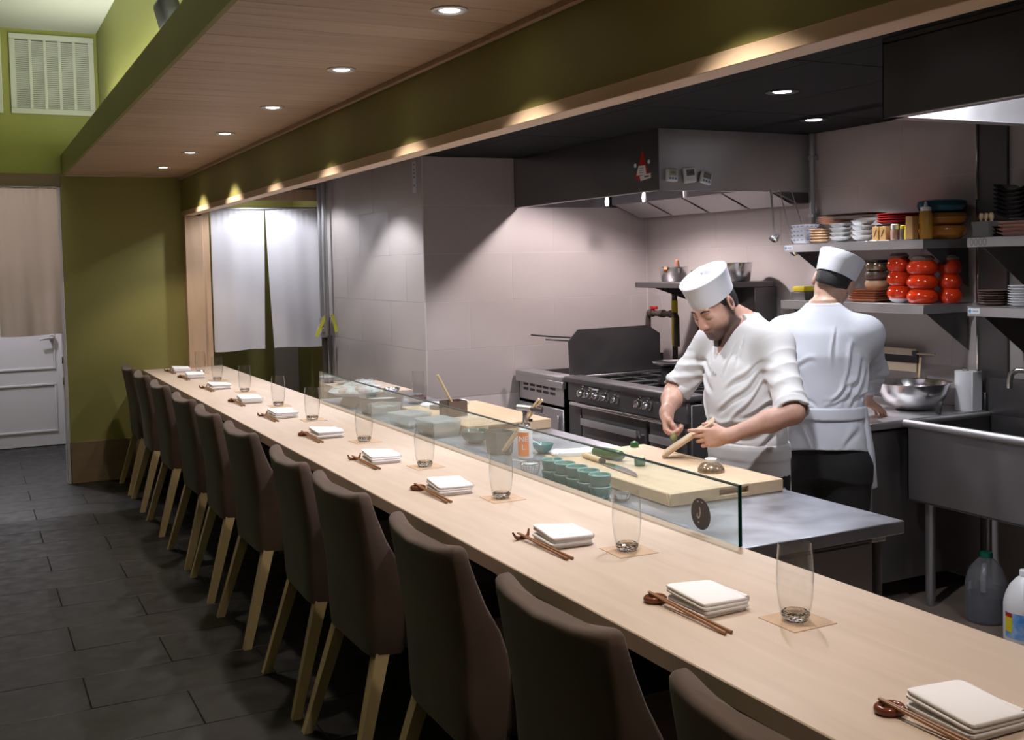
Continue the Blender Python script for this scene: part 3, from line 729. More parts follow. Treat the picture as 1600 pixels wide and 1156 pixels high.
# clear tubs
def clear_tub(x, y, w, d, h, rz, label):
    t = thing('storage_tub', label, 'tub', (x, y, TZ+.0005), rz, 'clear lidded tubs')
    lo = []
    for z, k in ((0, .86), (.004, .89), (h, 1.0)): lo.append([(sx*(w/2*k), sy*(d/2*k), z) for sx, sy in ((-1, -1), (1, -1), (1, 1), (-1, 1))])
    B().loft(lo).obj('body', 'tub_clear', t)
    B().box(-w*.40, w*.40, -d*.40, d*.40, .006, h*.45, b=.01).obj('contents', 'tan_plate' if rz < .2 else 'stone_white', t)
    l_ = B().box(-w/2-.004, w/2+.004, -d/2-.004, d/2+.004, h+.0005, h+.010, b=.003).obj('lid', 'tub_clear', t)
    B().box(-w/2+.018, w/2-.018, -d/2+.018, d/2-.018, h+.010, h+.0125, b=.001).obj('lid_panel', 'tub_clear', l_)
clear_tub(2.125, 5.10, .155, .20, .068, .1, 'clear plastic tub with lid, nearer one, left of the grey green bowl')
clear_tub(2.10, 5.44, .15, .19, .064, .25, 'clear plastic tub with lid, farther one, beside the crumpled wrap')
# crumpled wrap bowl
rnd = random.Random(4); lo = []
for k, (z, r) in enumerate(((0, .050), (.02, .066), (.05, .078), (.08, .086), (.098, .090), (.10, .078), (.085, .05), (.09, .02))):
    lo.append([(r*(1+rnd.uniform(-.09, .09))*math.cos(2*math.pi*i/26), r*(1+rnd.uniform(-.09, .09))*math.sin(2*math.pi*i/26), z+rnd.uniform(-.006, .006)*(k > 0)) for i in range(26)])
tag(B().loft(lo).obj('wrapped_bowl', 'wrap', None, (2.04, 5.66, TZ+.001), smooth=False), 'bowl covered in crumpled clear plastic wrap behind the glass', 'bowl')
# round grey tub, platter, plates
t = thing('round_tub', 'round grey tub with pale contents beside the wrapped platter', 'tub', (2.17, 6.07, TZ+.0005))
B().lathe([(0, 0), (.115, 0), (.120, .004), (.130, .088), (.131, .092), (.127, .092), (.118, .010), (0, .008)], 40).obj('body', 'lcd_grey', t)
B().lathe([(0, .074), (.06, .077), (.124, .070), (.124, .066), (0, .06)], 32).obj('contents', 'milky', t)
t = thing('platter', 'wide pale platter under clear wrap behind the glass', 'platter', (2.16, 6.52, TZ+.0005), R(-12))
B().lathe([(0, .055), (.09, .055), (.13, .064), (.165, .082), (.168, .085), (.16, .084), (.12, .070), (0, .062)], 40, sx=1.0, sy=1.15).obj('plate', 'stone_white', t)
B().lathe([(0, 0), (.10, 0), (.10, .01), (.075, .055), (0, .055)], 30).obj('stand', 'lcd_grey', t)
rnd = random.Random(9)
for k in range(6):
    a = k*1.05; B().lathe([(0, 0), (.030, .004), (.034, .018), (.02, .032), (0, .036)], 12, (.075*math.cos(a), .085*math.sin(a), .070)).obj('food_piece', 'pink_plate' if k % 2 else 'stone_white', t)
lo = []
for k, (z, r) in enumerate(((.084, .165), (.100, .150), (.112, .11), (.118, .05), (.116, .01))):
    lo.append([(r*math.cos(2*math.pi*i/30), 1.15*r*math.sin(2*math.pi*i/30), z+rnd.uniform(-.005, .005)) for i in range(30)])
B().loft(lo, cap=False).obj('wrap', 'wrap', t, smooth=False)
t = thing('serving_plate', 'white rectangular plate with crumpled wrap on the pale side counter', 'plate', (2.435, 7.24, .8555), R(4))
B().box(-.115, .115, -.10, .10, .0, .018, b=.008, seg=2).obj('plate', 'stone_white', t)
rnd = random.Random(5); P = [[(-.10+.20*i/14, -.085+.17*j/8, .024+rnd.uniform(0, .035)*(1 if 0 < i < 14 and 0 < j < 8 else 0)) for i in range(15)] for j in range(9)]
g_ = B(); g_.grid(P); g_.obj('wrap', 'wrap', t, smooth=False)
sb = B().lathe([(0, 0), (.028, 0), (.030, .006), (.052, .030), (.060, .048), (.058, .048), (.05, .03), (.02, .010), (0, .009)], 32).mesh('bowl')
tag(put('bowl', sb, 'bowl_steel', None, (2.50, 6.80, TZ+.0005)), 'small steel bowl at the far end of the chef counter', 'bowl')
tag(B().lathe([(0, 0), (.03, 0), (.035, .008), (.06, .022), (.062, .026), (.055, .024), (.02, .012), (0, .012)], 28).obj('saucer', 'bowl_steel', None, (2.40, 7.53, .8555)), 'small metal saucer on the pale wood side counter', 'saucer')
tag(B().lathe([(0, 0), (.052, 0), (.060, .010), (.062, .038), (.058, .040), (.05, .010), (0, .008)], 28).obj('dish', 'brown_plate', None, (2.50, 6.34, TZ+.0005)), 'low dark dish beside the far cutting board', 'dish')
t = thing('tumbler', 'tall clear tumbler standing in the kitchen near the tiled corner', 'glass', (2.60, 6.56, TZ+.001))
put('wall', tw_me, 'tumbler_glass', t); put('base', tbse_me, 'thick_glass', t)
# black box and brush on the far board
t = thing('condiment_box', 'dark open box on the far cutting board holding a brush', 'box', (2.31, 5.33, .8905), R(4))
b_ = B()
for q in ((-.058, .058, -.052, -.047), (-.058, .058, .047, .052), (-.058, -.053, -.052, .052), (.053, .058, -.052, .052)): b_.box(q[0], q[1], q[2], q[3], 0, .082)
b_.box(-.058, .058, -.052, .052, 0, .004); b_.obj('body', 'brown_plate', t, smooth=False)
t = thing('brush', 'wooden handled brush leaning out of the dark box', 'brush', (0, 0, 0))
B().tube([(2.29, 5.30, .965), (2.215, 5.31, 1.118)], .0095, 10, flat=.7).obj('handle', 'pale_wood', t)
B().tube([(2.305, 5.30, .935), (2.29, 5.30, .965)], .011, 10).obj('ferrule', 'rubber', t)
B().tube([(2.325, 5.30, .898), (2.305, 5.30, .935)], .012, 10).obj('bristles', 'marks', t)
def towel(label, cx, cy, z, w, d, rz, seed, h=.014):
    rnd = random.Random(seed); lo = []
    for zz, k in ((0, .98), (h*.5, 1), (h, .94)):
        lp = []
        for i in range(40):
            a = 2*math.pi*(i+.5)/40; c_, s_ = math.cos(a), math.sin(a)
            lp.append((w/2*k*math.copysign(abs(c_)**.3, c_)*(1+rnd.uniform(-.03, .03)), d/2*k*math.copysign(abs(s_)**.3, s_)*(1+rnd.uniform(-.04, .04)), zz+(rnd.uniform(-.002, .008) if zz > 0 else 0)))
        lo.append(lp)
    lo.append([(x*.5, y*.5, h+rnd.uniform(.0, .008)) for x, y, _ in lo[-1]])
    return tag(B().loft(lo).obj('towel', 'linen', None, (cx, cy, z), (0, 0, rz), ang=70), label, 'towel', 'white kitchen towels')
towel('folded white towel on the far end of the far cutting board', 2.45, 5.77, .8905, .28, .11, R(4), 2)
towel('crumpled white towel on the cutting board beside the cucumber', 2.275, 3.965, BZ, .20, .10, R(-14), 6)
tag(B().box(-.025, .025, -.075, .075, 0, .024, b=.004).obj('whetstone', 'mark_grey', None, (2.36, 5.60, .8905), (0, 0, R(30))), 'small grey whetstone on the far cutting board', 'whetstone')
# cucumbers and knife on the near board
t = thing('cucumber', 'long cut piece of cucumber on the near cutting board', 'cucumber', (2.335, 3.79, BZ))
d0 = Vector((.016, -.082, 0)); rs_ = [.0205, .022, .0225, .022, .019, .010]; pts = [(d0*(s_)).to_tuple() for s_ in (-1, -.5, 0, .5, .85, 1.02)]
B().tube([(x, y, .0225) for x, y, z in pts], .02, 18, rs=rs_).obj('skin', 'cucumber', t)
B().tube([(-.0162, .0826, .0225), (-.0164, .0838, .0225)], .0185, 18).obj('cut_face', 'cucumber_flesh', t)
t = thing('cucumber', 'short upright cucumber slice piece on the near cutting board', 'cucumber', (2.36, 3.60, BZ), .3)
B().lathe([(0, 0), (.021, 0), (.022, .014), (.0212, .032), (0, .0322)], 20).obj('skin', 'cucumber', t); B().cyl((0, 0, 0), .0178, .0323, .0328, 18).obj('cut_face', 'cucumber_flesh', t)
t = thing('cucumber', 'small cucumber end piece at the far edge of the near cutting board', 'cucumber', (2.58, 3.975, BZ), .3)
B().lathe([(0, 0), (.018, 0), (.020, .010), (.015, .022), (0, .027)], 18).obj('skin', 'cucumber', t)
t = thing('knife', 'kitchen knife with pale wooden handle on the near cutting board', 'knife', (0, 0, BZ))
B().tube([(2.268, 3.875, .011), (2.262, 3.80, .012), (2.258, 3.728, .011)], .011, 12, rs=[.0125, .012, .0105]).obj('handle', 'pale_wood', t)
B().tube([(2.258, 3.728, .011), (2.2565, 3.705, .011)], .011, 12, rs=[.0112, .0105]).obj('ferrule', 'rubber', t)
B().prism([(2.262, 3.706), (2.276, 3.68), (2.272, 3.56), (2.250, 3.46), (2.217, 3.395), (2.222, 3.48), (2.232, 3.60), (2.243, 3.70)], .0035, .0055, 'Z').obj('blade', 'chrome', t, smooth=False)
t = thing('rice_bowl', 'patterned bowl turned upside down on the near cutting board', 'bowl', (2.52, 3.35, BZ))
B().lathe([(.052, 0), (.0525, .003), (.050, .014), (.040, .028), (.022, .037), (.018, .038), (0, .037)], 36).obj('bowl', 'gold_glaze', t)
B().lathe([(.019, .037), (.022, .038), (.023, .050), (.020, .051), (.018, .044), (0, .044)], 28).obj('foot', 'white_plastic', t)
# ================================================================== kitchen equipment
# --- range hood
t = thing('range_hood', 'stainless range hood over the range and fryer', 'hood', (0, 0, 0))
HX0, HX1, HY0, HY1, HZ0, HZ1 = 3.525, 4.644, 5.135, 6.944, 2.10, 2.446
fp = B().box(HX0, HX0+.004, HY0, HY1, HZ0, HZ1).obj('front_panel', 'hood_steel', t, smooth=False)
# near end panel is slightly dished, so it catches a wavy highlight
P = []
for i in range(9):
    z = HZ0+(HZ1-HZ0)*i/8; P.append([(HX0+(HX1-HX0)*j/24, HY0+.0035*math.sin(j/24*5.2+.6)*math.sin(math.pi*i/8), z) for j in range(25)])
ep = B(); ep.grid(P); ep.grid([[(x, HY0+.008, z) for x, y, z in r] for r in P]); ep.obj('end_panel', 'steel', t, ang=None)
B().box(HX0, HX1, HY1-.004, HY1, HZ0, HZ1).obj('far_panel', 'hood_steel', t, smooth=False)
B().box(HX0+.004, HX1, HY0+.008, HY1-.004, HZ1-.03, HZ1-.026).obj('inner_top', 'steel', t, smooth=False)
B().box(HX0, HX0+.03, HY0, HY1, HZ0-.004, HZ0, b=.001).box(HX0, HX1, HY0, HY0+.03, HZ0-.004, HZ0, b=.001).obj('rim', 'steel', t)
fh = B().prism([(4.33, 2.12), (4.33, 2.20), (4.644, 2.34), (4.644, 2.03), (4.56, 2.03)], HY0+.02, HY1-.02, 'Y').obj('filter_housing', 'steel_dark', t, smooth=False)
for k in range(4):
    y0 = HY0+.06+k*.43
    f_ = B().prism([(4.345, 2.112), (4.335, 2.118), (4.545, 2.024), (4.555, 2.018)], y0, y0+.40, 'Y').obj('filter', 'steel', fh, smooth=False)
for y in (6.38, 5.92, 5.47):
    B().tube([(3.95, y, 2.42), (3.95, y, 2.14)], .006, 8).obj('nozzle_pipe', 'steel', t); B().lathe([(0, 2.075), (.012, 2.08), (.016, 2.11), (.010, 2.14), (0, 2.14)], 14, (3.95, y, 0)).obj('nozzle', 'white_plastic', t)
hl = B().cyl((3.76, 5.95, 0), .05, HZ1-.10, HZ1-.032, 20).obj('lamp_body', 'white_plastic', t)
B().lathe([(0, HZ1-.125), (.035, HZ1-.12), (.045, HZ1-.1)], 20, (3.76, 5.95, 0)).obj('lamp_lens', 'lens_cool', t)
lamp('lamp', 'SPOT', (3.76, 5.95, HZ1-.13), P_HOOD, PINK, .05, (0, R(14), 0), 165, .3, parent=t)
# things on the hood
s = thing('sticker', 'red and white pointed paper sticker on the dark hood front', 'sticker', (HX0-.0006, 5.296, 2.168))
B().prism([(-.075, .02), (-.05, 0), (.055, .0), (.075, .02), (.035, .09), (.006, .165), (-.006, .165), (-.035, .085)], -.0006, .0005, 'X').obj('paper', 'red', s, smooth=False)
B().prism([(-.04, .028), (.062, .028), (.040, .082), (-.028, .082)], -.0012, -.0006, 'X').obj('white_panel', 'mark_white', s, smooth=False)
B().prism([(-.085, .005), (.02, -.005), (.03, .022), (-.085, .034)], -.0014, -.0007, 'X').obj('ribbon', 'mark_white', s, smooth=False)
for y_, z_ in ((.075, .088), (-.066, .098)): B().lathe([(0, 0), (.012, 0), (.012, .001), (0, .001)], 14, T=Matrix.Translation((-.0015, y_, z_)) @ Matrix.Rotation(R(90), 4, 'Y')).obj('dot', 'mark_white', s, smooth=False)
for k in range(3): B().box(-.0018, -.0012, -.012+k*-.0, .030, .040+k*.013, .045+k*.013).obj('print_line', 'mark_grey', s, smooth=False)
B().box(-.002, -.0014, -.065, -.02, .012, .020).obj('print_line', 'marks', s, smooth=False)
for k, (x, z, rz, w_, h_, lcd, nm_) in enumerate(((3.605, 2.183, 3, .078, .076, 'lcd_green', 'round cornered timer with green display, left of the three'), (3.728, 2.184, -7, .082, .090, 'lcd_grey', 'squarish timer with large digits, middle of the three'), (3.843, 2.170, 14, .080, .074, 'lcd_grey', 'tilted timer with blue buttons, right of the three'))):
    t2 = thing('kitchen_timer', 'white magnetic '+nm_+' on the hood', 'timer', (x, HY0-.004, z), 0, 'timers on the hood'); T = Matrix.Rotation(R(rz), 4, 'Y')
    B().box(-w_/2, w_/2, -.022, 0, -h_/2, h_/2, b=.016 if k != 1 else .007, seg=3, T=T).obj('case', 'white_plastic', t2)
    B().box(-w_*.34, w_*.34, -.0235, -.0215, -.004, h_*.36, T=T).obj('display', lcd, t2, smooth=False)
    if k == 1: text('digits', '5:00', .026, 'marks', t2, T @ Vector((0, -.0238, h_*.17)), (R(90), R(rz), 0))
    else: text('digits', '0:00', .018, 'marks' if k == 0 else 'mark_grey', t2, T @ Vector((0, -.0238, h_*.17)), (R(90), R(rz), 0))
    for j in range(3): B().cyl((0, 0, 0), .0065, 0, .003, 10, T=T @ Matrix.Translation((-.019+j*.019, -.0215, -h_*.26)) @ Matrix.Rotation(R(90), 4, 'X')).obj('button', 'button_blue' if k != 1 else 'white_plastic', t2)
# --- second hood, upper right
t = thing('dish_hood', 'steel hood with darkened front hanging at the upper right above the sink', 'hood', (0, 0, 0))
GX0, GX1, GY0, GY1, GZ0, GZ1 = 2.86, 4.45, 1.30, 2.80, 2.176, 2.446
B().box(GX0, GX0+.004, GY0, GY1, GZ0, GZ1).obj('front_panel', 'steel_dark', t, smooth=False)  # darker steel than the other panels; mirrored dark kitchen put into its colour
B().box(GX0, GX1, GY1-.004, GY1, GZ0, GZ1).obj('far_panel', 'steel', t, smooth=False)
B().box(GX0, GX1, GY0, GY0+.004, GZ0, GZ1).obj('near_panel', 'steel', t, smooth=False)
B().box(GX1-.004, GX1, GY0, GY1, GZ0, GZ1).obj('back_panel', 'steel', t, smooth=False)
B().box(GX0, GX1, GY0, GY1, GZ1-.02, GZ1-.016).obj('inner_top', 'steel', t, smooth=False)
B().box(GX0, GX0+.05, GY0, GY1, GZ0-.004, GZ0+.001, b=.001).box(GX0, GX1, GY1-.06, GY1, GZ0-.004, GZ0+.001, b=.001).obj('rim', 'steel', t)
B().lathe([(0, GZ1-.08), (.05, GZ1-.075), (.06, GZ1-.03)], 20, (3.5, 2.2, 0)).obj('lamp_lens', 'lens_cool', t)
lamp('lamp', 'POINT', (3.5, 2.2, GZ1-.11), P_HOOD2, NEUT, .05, parent=t)

# --- fryer
t = thing('fryer', 'stainless floor fryer with vent slots at the tiled end wall', 'fryer', (0, 0, 0))
FX, FY0, FY1 = 3.50, 6.24, 6.92
b_ = B()
for q in ((FX+.02, 4.3, FY0, FY0+.02), (FX+.02, 4.3, FY1-.02, FY1), (FX+.02, FX+.04, FY0, FY1), (4.28, 4.3, FY0, FY1)): b_.box(q[0], q[1], q[2], q[3], .12, .925)
b_.box(FX+.02, 4.3, FY0, FY1, .12, .86); b_.obj('body', 'steel_dark', t, smooth=False)
B().box(FX-.01, FX+.14, FY0, FY1, .905, .94, b=.006, seg=2).box(FX-.01, FX+.03, FY0, FY1, .86, .91, b=.004).obj('front_ledge', 'steel', t)
B().box(FX+.012, FX+.02, FY0+.02, FY1-.02, .74, .862, b=.002).obj('control_panel', 'steel', t)
for r_ in range(2):
    for k in range(5): B().box(FX+.008, FX+.0125, 6.80-k*.098-.034, 6.80-k*.098+.034, .862-.012-r_*.034-.010, .862-.012-r_*.034+.008, b=.002).obj('vent_slot', 'marks', t)
d_ = B().box(FX+.006, FX+.02, FY0+.02, FY1-.02, .16, .72, b=.004).obj('door', 'steel', t); B().box(FX-.012, FX+.008, FY0+.06, FY0+.08, .55, .68, b=.004).obj('handle', 'steel', d_)
B().box(4.22, 4.3, FY0, FY1, .925, 1.06, b=.004).obj('backsplash', 'steel_dark', t)
for sx in (FX+.1, 4.2):
    for sy in (FY0+.06, FY1-.06): B().cyl((sx, sy, 0), .02, 0, .125, 12).obj('foot', 'steel', t)
for k, (y, dz) in enumerate(((6.42, 0), (6.33, -.02))):
    o = thing('fry_basket', ('farther' if k == 0 else 'nearer')+' wire fry basket with long dark handle hanging over the fryer', 'basket', (0, 0, 0), 0, 'fry baskets')
    B().box(3.72, 4.0, y-.035, y+.035, 1.00, 1.14+dz, b=.006).obj('basket', 'steel_dark', o)
    B().tube([(3.74, y, 1.14+dz), (3.68, y+.02, 1.185+dz), (3.58, y+.12, 1.192+dz), (3.50, y+.26-k*.12, 1.20+dz)], .009, 8, flat=.6).obj('handle', 'rubber' if k == 0 else 'iron', o)
# --- splash plate between fryer and range
tag(B().prism([(3.535, .955), (3.525, 1.18), (3.60, 1.255), (4.15, 1.26), (4.25, 1.20), (4.25, .955)], 6.205, 6.213, 'Y').obj('splash_plate', 'steel_dark', None, smooth=False), 'dark steel splash plate standing between fryer and range', 'splash plate')
# --- range
t = thing('gas_range', 'stainless gas range with chrome knobs behind the cook', 'range', (0, 0, 0))
RX, RY0, RY1 = 3.50, 4.86, 6.20
B().box(RX+.03, 4.46, RY0, RY1, .14, .90, b=.004).obj('body', 'steel_dark', t)
B().box(RX-.02, RX+.12, RY0, RY1, .915, .955, b=.012, seg=3).obj('front_rail', 'steel_dark', t)
B().box(RX+.10, 4.44, RY0, RY0+.03, .90, .95, b=.003).obj('side_rail', 'steel_dark', t); B().box(RX+.10, 4.44, RY1-.03, RY1, .90, .95, b=.003).obj('side_rail', 'steel_dark', t)
B().box(RX+.006, RX+.03, RY0+.01, RY1-.01, .795, .915, b=.003).obj('control_panel', 'steel_dark', t)
B().box(RX-.004, RX+.006, 5.80, 5.87, .893, .906, b=.001).obj('badge', 'mark_white', t)
kn = B().lathe([(0, .0), (.030, 0), (.031, .006), (.024, .010), (.023, .034), (.019, .040), (0, .041)], 24, T=Matrix.Rotation(R(-90), 4, 'Y')).mesh('knob')
kg = B().box(-.046, -.036, -.006, .006, -.020, .020, b=.003).mesh('grip')
for k, y in enumerate((5.985, 5.90, 5.80, 5.70, 5.59, 5.33, 5.235, 5.03)):
    o = put('knob', kn, 'chrome' if k != 2 else 'rubber', t, (RX+.004, y, .862), (R(random.uniform(-30, 30)), 0, 0)); put('grip', kg, 'chrome' if k != 2 else 'rubber', o)
    B().box(RX-.0, RX+.007, y-.012, y+.012, .898, .910, b=.002).obj('pilot_badge', 'chrome', t)
B().tube([(RX-.025, RY1-.10, .786), (RX-.025, RY0+.03, .786)], .013, 12).obj('towel_bar', 'chrome', t)
for y in (RY1-.12, 5.5, RY0+.06): B().box(RX-.025, RX+.03, y-.01, y+.01, .778, .794, b=.003).obj('bar_bracket', 'steel', t)
for (a, c) in ((5.28, 6.02), (4.89, 5.24)):
    d_ = B().box(RX+.008, RX+.03, a, c, .26, .765, b=.006, seg=2).obj('oven_door', 'steel_dark', t)
    B().box(RX-.035, RX-.020, a+.05, c-.05, .66, .705, b=.005, seg=2).obj('handle', 'steel', d_)
    for y in (a+.08, c-.08): B().box(RX-.022, RX+.01, y-.012, y+.012, .67, .695, b=.003).obj('handle_post', 'steel', d_)
B().box(RX+.012, RX+.03, 6.04, 6.19, .26, .78, b=.003).obj('side_panel', 'steel_dark', t)
for y in (5.42, 5.37, 5.31): B().lathe([(0, 0), (.014, 0), (.011, .026), (0, .028)], 14, T=Matrix.Translation((RX+.006, y, .672)) @ Matrix.Rotation(R(-90), 4, 'Y')).obj('latch', 'chrome', t)
B().box(RX+.04, 4.45, RY0+.02, RY1-.02, .10, .26, b=.003).obj('kick_panel', 'marks', t)
for sx in (RX+.12, 4.36):
    for sy in (RY0+.08, RY1-.08): B().cyl((sx, sy, 0), .024, 0, .142, 12).obj('foot', 'steel', t)
B().box(RX+.12, 4.44, RY0+.03, RY1-.03, .89, .905).obj('burner_tray', 'iron', t, smooth=False)
for i in range(3):
    for j in range(2):
        cx, cy = 3.82+j*.40, 5.05+i*.42
        gr = B()
        for q in (-.19, 0, .19): gr.box(cx-.19, cx+.19, cy+q-.008, cy+q+.008, .93, .952, b=.003).box(cx+q-.008, cx+q+.008, cy-.19, cy+.19, .93, .952, b=.003)
        for sx in (-.19, .19):
            for sy in (-.19, .19): gr.box(cx+sx-.008, cx+sx+.008, cy+sy-.008, cy+sy+.008, .905, .935)
        g2 = gr.obj('grate', 'iron', t); B().lathe([(0, .905), (.05, .905), (.055, .918), (.03, .926), (0, .927)], 20, (cx, cy, 0)).obj('burner', 'iron', t)
B().box(4.47, 4.52, 5.53, 6.08, .90, 1.515, b=.003).obj('back_guard', 'steel_dark', t)
B().box(4.46, 4.64, 5.45, 5.53, .90, 1.515, b=.003).obj('guard_column', 'steel_dark', t)
sh = B().box(4.10, 4.62, 5.45, 6.28, 1.516, 1.552, b=.003).obj('high_shelf', 'steel_dark', t)
for y in (5.6, 6.12): B().prism([(4.15, 1.516), (4.50, 1.516), (4.50, 1.40)], y-.003, y+.003, 'Y').obj('gusset', 'steel_dark', sh, smooth=False)
# pots on the range shelf
def pot(label, x, y, r, h, m, handles=0, z=1.5525):
    t = thing('cooking_pot', label, 'pot', (x, y, z), 0, 'pots on the range shelf')
    B().lathe([(0, 0), (r*.78, 0), (r*.84, .006), (r*.98, h*.8), (r, h), (r+.004, h+.002), (r-.003, h+.001), (r*.95, h*.8), (r*.80, .010), (0, .007)], 36).obj('body', m, t)
    for k in range(handles):
        B().tube([(.02-k*.02, -.03+k*.03, h*.5), (.0-k*.10, -.05+k*.01, h*1.0-k*.02), (-.015-k*.095, -.06, h+.05-k*.055)], .014, 10, rs=[.010, .014, .012]).obj('handle_stub', 'clay_plate', t)
    return t
pot('hammered steel pot with wooden handle stubs, left on the range shelf', 4.32, 6.13, .098, .098, 'bowl_steel', 2)
pot('small steel pot behind the cook\'s cap on the range shelf', 4.36, 5.86, .075, .075, 'bowl_steel')
pot('deep plain steel pot, right on the range shelf', 4.42, 5.585, .105, .120, 'bowl_steel')
# lid / pan on the burner
t = thing('frying_pan', 'shallow steel pan lifted on a stand at the far burner behind the cook', 'pan', (3.80, 5.40, .953))
B().lathe([(0, .105), (.07, .106), (.12, .120), (.135, .132), (.133, .134), (.115, .124), (0, .113)], 32).obj('pan', 'bowl_steel', t)
B().lathe([(.085, 0), (.088, 0), (.075, .104), (.072, .104)], 24).obj('stand', 'iron', t)
B().tube([(.0, -.13, .13), (.0, -.22, .15), (0, -.30, .16)], .010, 8, flat=.6).obj('handle', 'iron', t)
# gas pipe
t = thing('gas_pipe', 'dark gas pipe with yellow sleeve and red valve behind the range', 'pipe', (0, 0, 0))
B().tube([(4.40, 6.24, .97), (4.40, 6.24, 1.505)], .019, 12).obj('riser', 'pipe_iron', t)
B().tube([(4.40, 6.24, 1.10), (4.40, 6.24, 1.42)], .0225, 14).obj('yellow_sleeve', 'yellow', t)
B().tube([(4.38, 6.19, 1.10), (4.38, 6.19, 1.30), (4.385, 6.21, 1.318), (4.39, 6.25, 1.322), (4.40, 6.52, 1.322), (4.40, 6.56, 1.312), (4.40, 6.57, 1.28), (4.40, 6.57, 1.17)], .020, 12).obj('branch', 'pipe_iron', t)
for y in (6.27, 6.39, 6.53): B().tube([(4.40, y-.022, 1.322), (4.40, y+.022, 1.322)], .028, 12).obj('fitting', 'pipe_iron', t)
B().box(4.385, 4.415, 6.46, 6.53, 1.352, 1.372, b=.004).cyl((4.40, 6.50, 0), .010, 1.335, 1.36, 10).obj('valve_handle', 'red', t)

# ladles hanging from the hood
for k, (x, L_, lean, r_, nm_) in enumerate(((4.31, .262, .02, .034, 'leftmost, with the deepest bowl'), (4.38, .345, .10, .030, 'longest one, reaching below the shelf'), (4.47, .235, .09, .028, 'third from the left'), (4.60, .225, .08, .026, 'rightmost, half hidden by the bowls'))):
    t = thing('ladle', 'long handled steel ladle hanging from the hood, '+nm_, 'ladle', (0, 0, 0), 0, 'ladles under the hood')
    x1, y1, z1 = x+lean*.3, HY0-.03-lean*.8, 2.085-L_
    B().tube([(x, HY0-.012, 2.100), (x, HY0-.024, 2.104), (x, HY0-.030, 2.09), (x1, y1, z1)], .004 if k else .009, 8, flat=.6).obj('handle', 'steel', t)
    B().lathe([(0, -.036), (.018, -.032), (r_, -.008), (r_+.001, 0), (r_-.002, 0), (.016, -.028), (0, -.032)], 22, T=Matrix.Translation((x1-.010, y1-.012, z1+.004)) @ Matrix.Rotation(R(-28), 4, 'Y')).obj('bowl', 'chrome', t)

# --- wall pipe beside the hood, conduit at the partition
t = thing('wall_pipe', 'vertical steel pipe beside the hood on the tiled back wall', 'pipe', (0, 0, 0))
B().tube([(4.615, 5.09, 1.80), (4.615, 5.09, 2.446)], .017, 12).obj('pipe', 'galv', t)
for z in (1.95, 2.3): B().box(4.60, 4.648, 5.065, 5.115, z-.012, z+.012, b=.003).obj('clamp', 'galv', t)
t = thing('conduit', 'pair of metal conduits with valve and yellow tags at the tiled corner by the noren', 'pipe', (0, 0, 0))
B().tube([(2.755, 9.16, 1.25), (2.755, 9.16, 2.446)], .020, 12).obj('conduit_tube', 'galv', t)
B().tube([(2.755, 9.03, 1.25), (2.755, 9.03, 2.446)], .022, 12).obj('conduit_tube', 'galv', t)
B().tube([(2.755, 9.09, 1.10), (2.755, 9.09, 1.27)], .05, 16, rs=[.040, .048]).obj('valve_body', 'steel', t)
B().tube([(2.715, 9.05, 1.17), (2.69, 9.04, 1.17)], .035, 14).obj('valve_knob', 'chrome', t)
B().tube([(2.755, 9.12, .70), (2.755, 9.12, 1.12)], .026, 12).obj('drop_pipe', 'pipe_iron', t)
B().tube([(2.76, 8.98, .85), (2.76, 8.98, 1.12)], .020, 12, rs=[.008, .022]).obj('drop_pipe', 'steel_dark', t)
for x0, z0, x1, z1, y_ in ((2.738, 1.285, 2.655, 1.115, 9.02), (2.778, 1.30, 2.812, 1.15, 8.95)):
    dv = Vector((x1-x0, 0, z1-z0)).normalized(); nx, nz = -dv.z*.014, dv.x*.014
    B().prism([(x0+nx, z0+nz), (x0-nx, z0-nz), (x1-nx, z1-nz), (x1+nx, z1+nz)], y_, y_+.003, 'Y').obj('tag', 'tag_yellow', t, smooth=False)
t = thing('notice_strip', 'narrow white notice strip high on the tiled corner', 'notice', (2.8175, 7.085, 2.205))
B().box(-.001, 0, -.032, .032, 0, .218).obj('paper', 'paper_tag', t, smooth=False)
for k, z in enumerate((.045, .105, .13, .155, .19)): B().box(-.0016, -.001, -.018, .014+.004*(k % 2), z, z+.014).obj('print_mark', 'mark_grey', t, smooth=False)

# --- wall shelves
def shelf(label, y0, y1, zt, x0, tagged, group):
    t = thing('wall_shelf', label, 'shelf', (0, 0, 0), 0, group)
    B().box(x0, XB-.004, y0, y1, zt-.004, zt, b=.001).box(x0, x0+.004, y0, y1, zt-.048, zt, b=.001).box(x0, XB-.004, y0, y0+.004, zt-.048, zt, b=.001).box(x0, XB-.004, y1-.004, y1, zt-.048, zt, b=.001).obj('plate', 'steel', t)
    for y in (y0+.02, y1-.06):
        B().prism([(x0+.04, zt-.048), (XB-.004, zt-.048), (XB-.004, zt-.25)], y, y+.004, 'Y').obj('bracket', 'steel_dark', t, smooth=False)
    if tagged:
        b_ = B().box(x0-.0012, x0, y1-.075, y1-.008, zt-.036, zt-.010).obj('label_sticker', 'paper_tag', t, smooth=False)
        B().lathe([(0, 0), (.008, 0), (.008, .0005), (0, .0005)], 14, T=Matrix.Translation((x0-.0013, y1-.018, zt-.023)) @ Matrix.Rotation(R(-90), 4, 'Y')).obj('print_mark', 'button_blue', b_, smooth=False)
        B().box(x0-.0018, x0-.0012, y1-.066, y1-.034, zt-.026, zt-.020).obj('print_mark', 'mark_grey', b_, smooth=False)
    return t
S1, S2, SX = 1.778, 1.447, 4.30
shelf('upper steel wall shelf left of the corner strip, stacked with bowls and sauces', 3.945, 4.985, S1, SX, 1, 'left wall shelves')
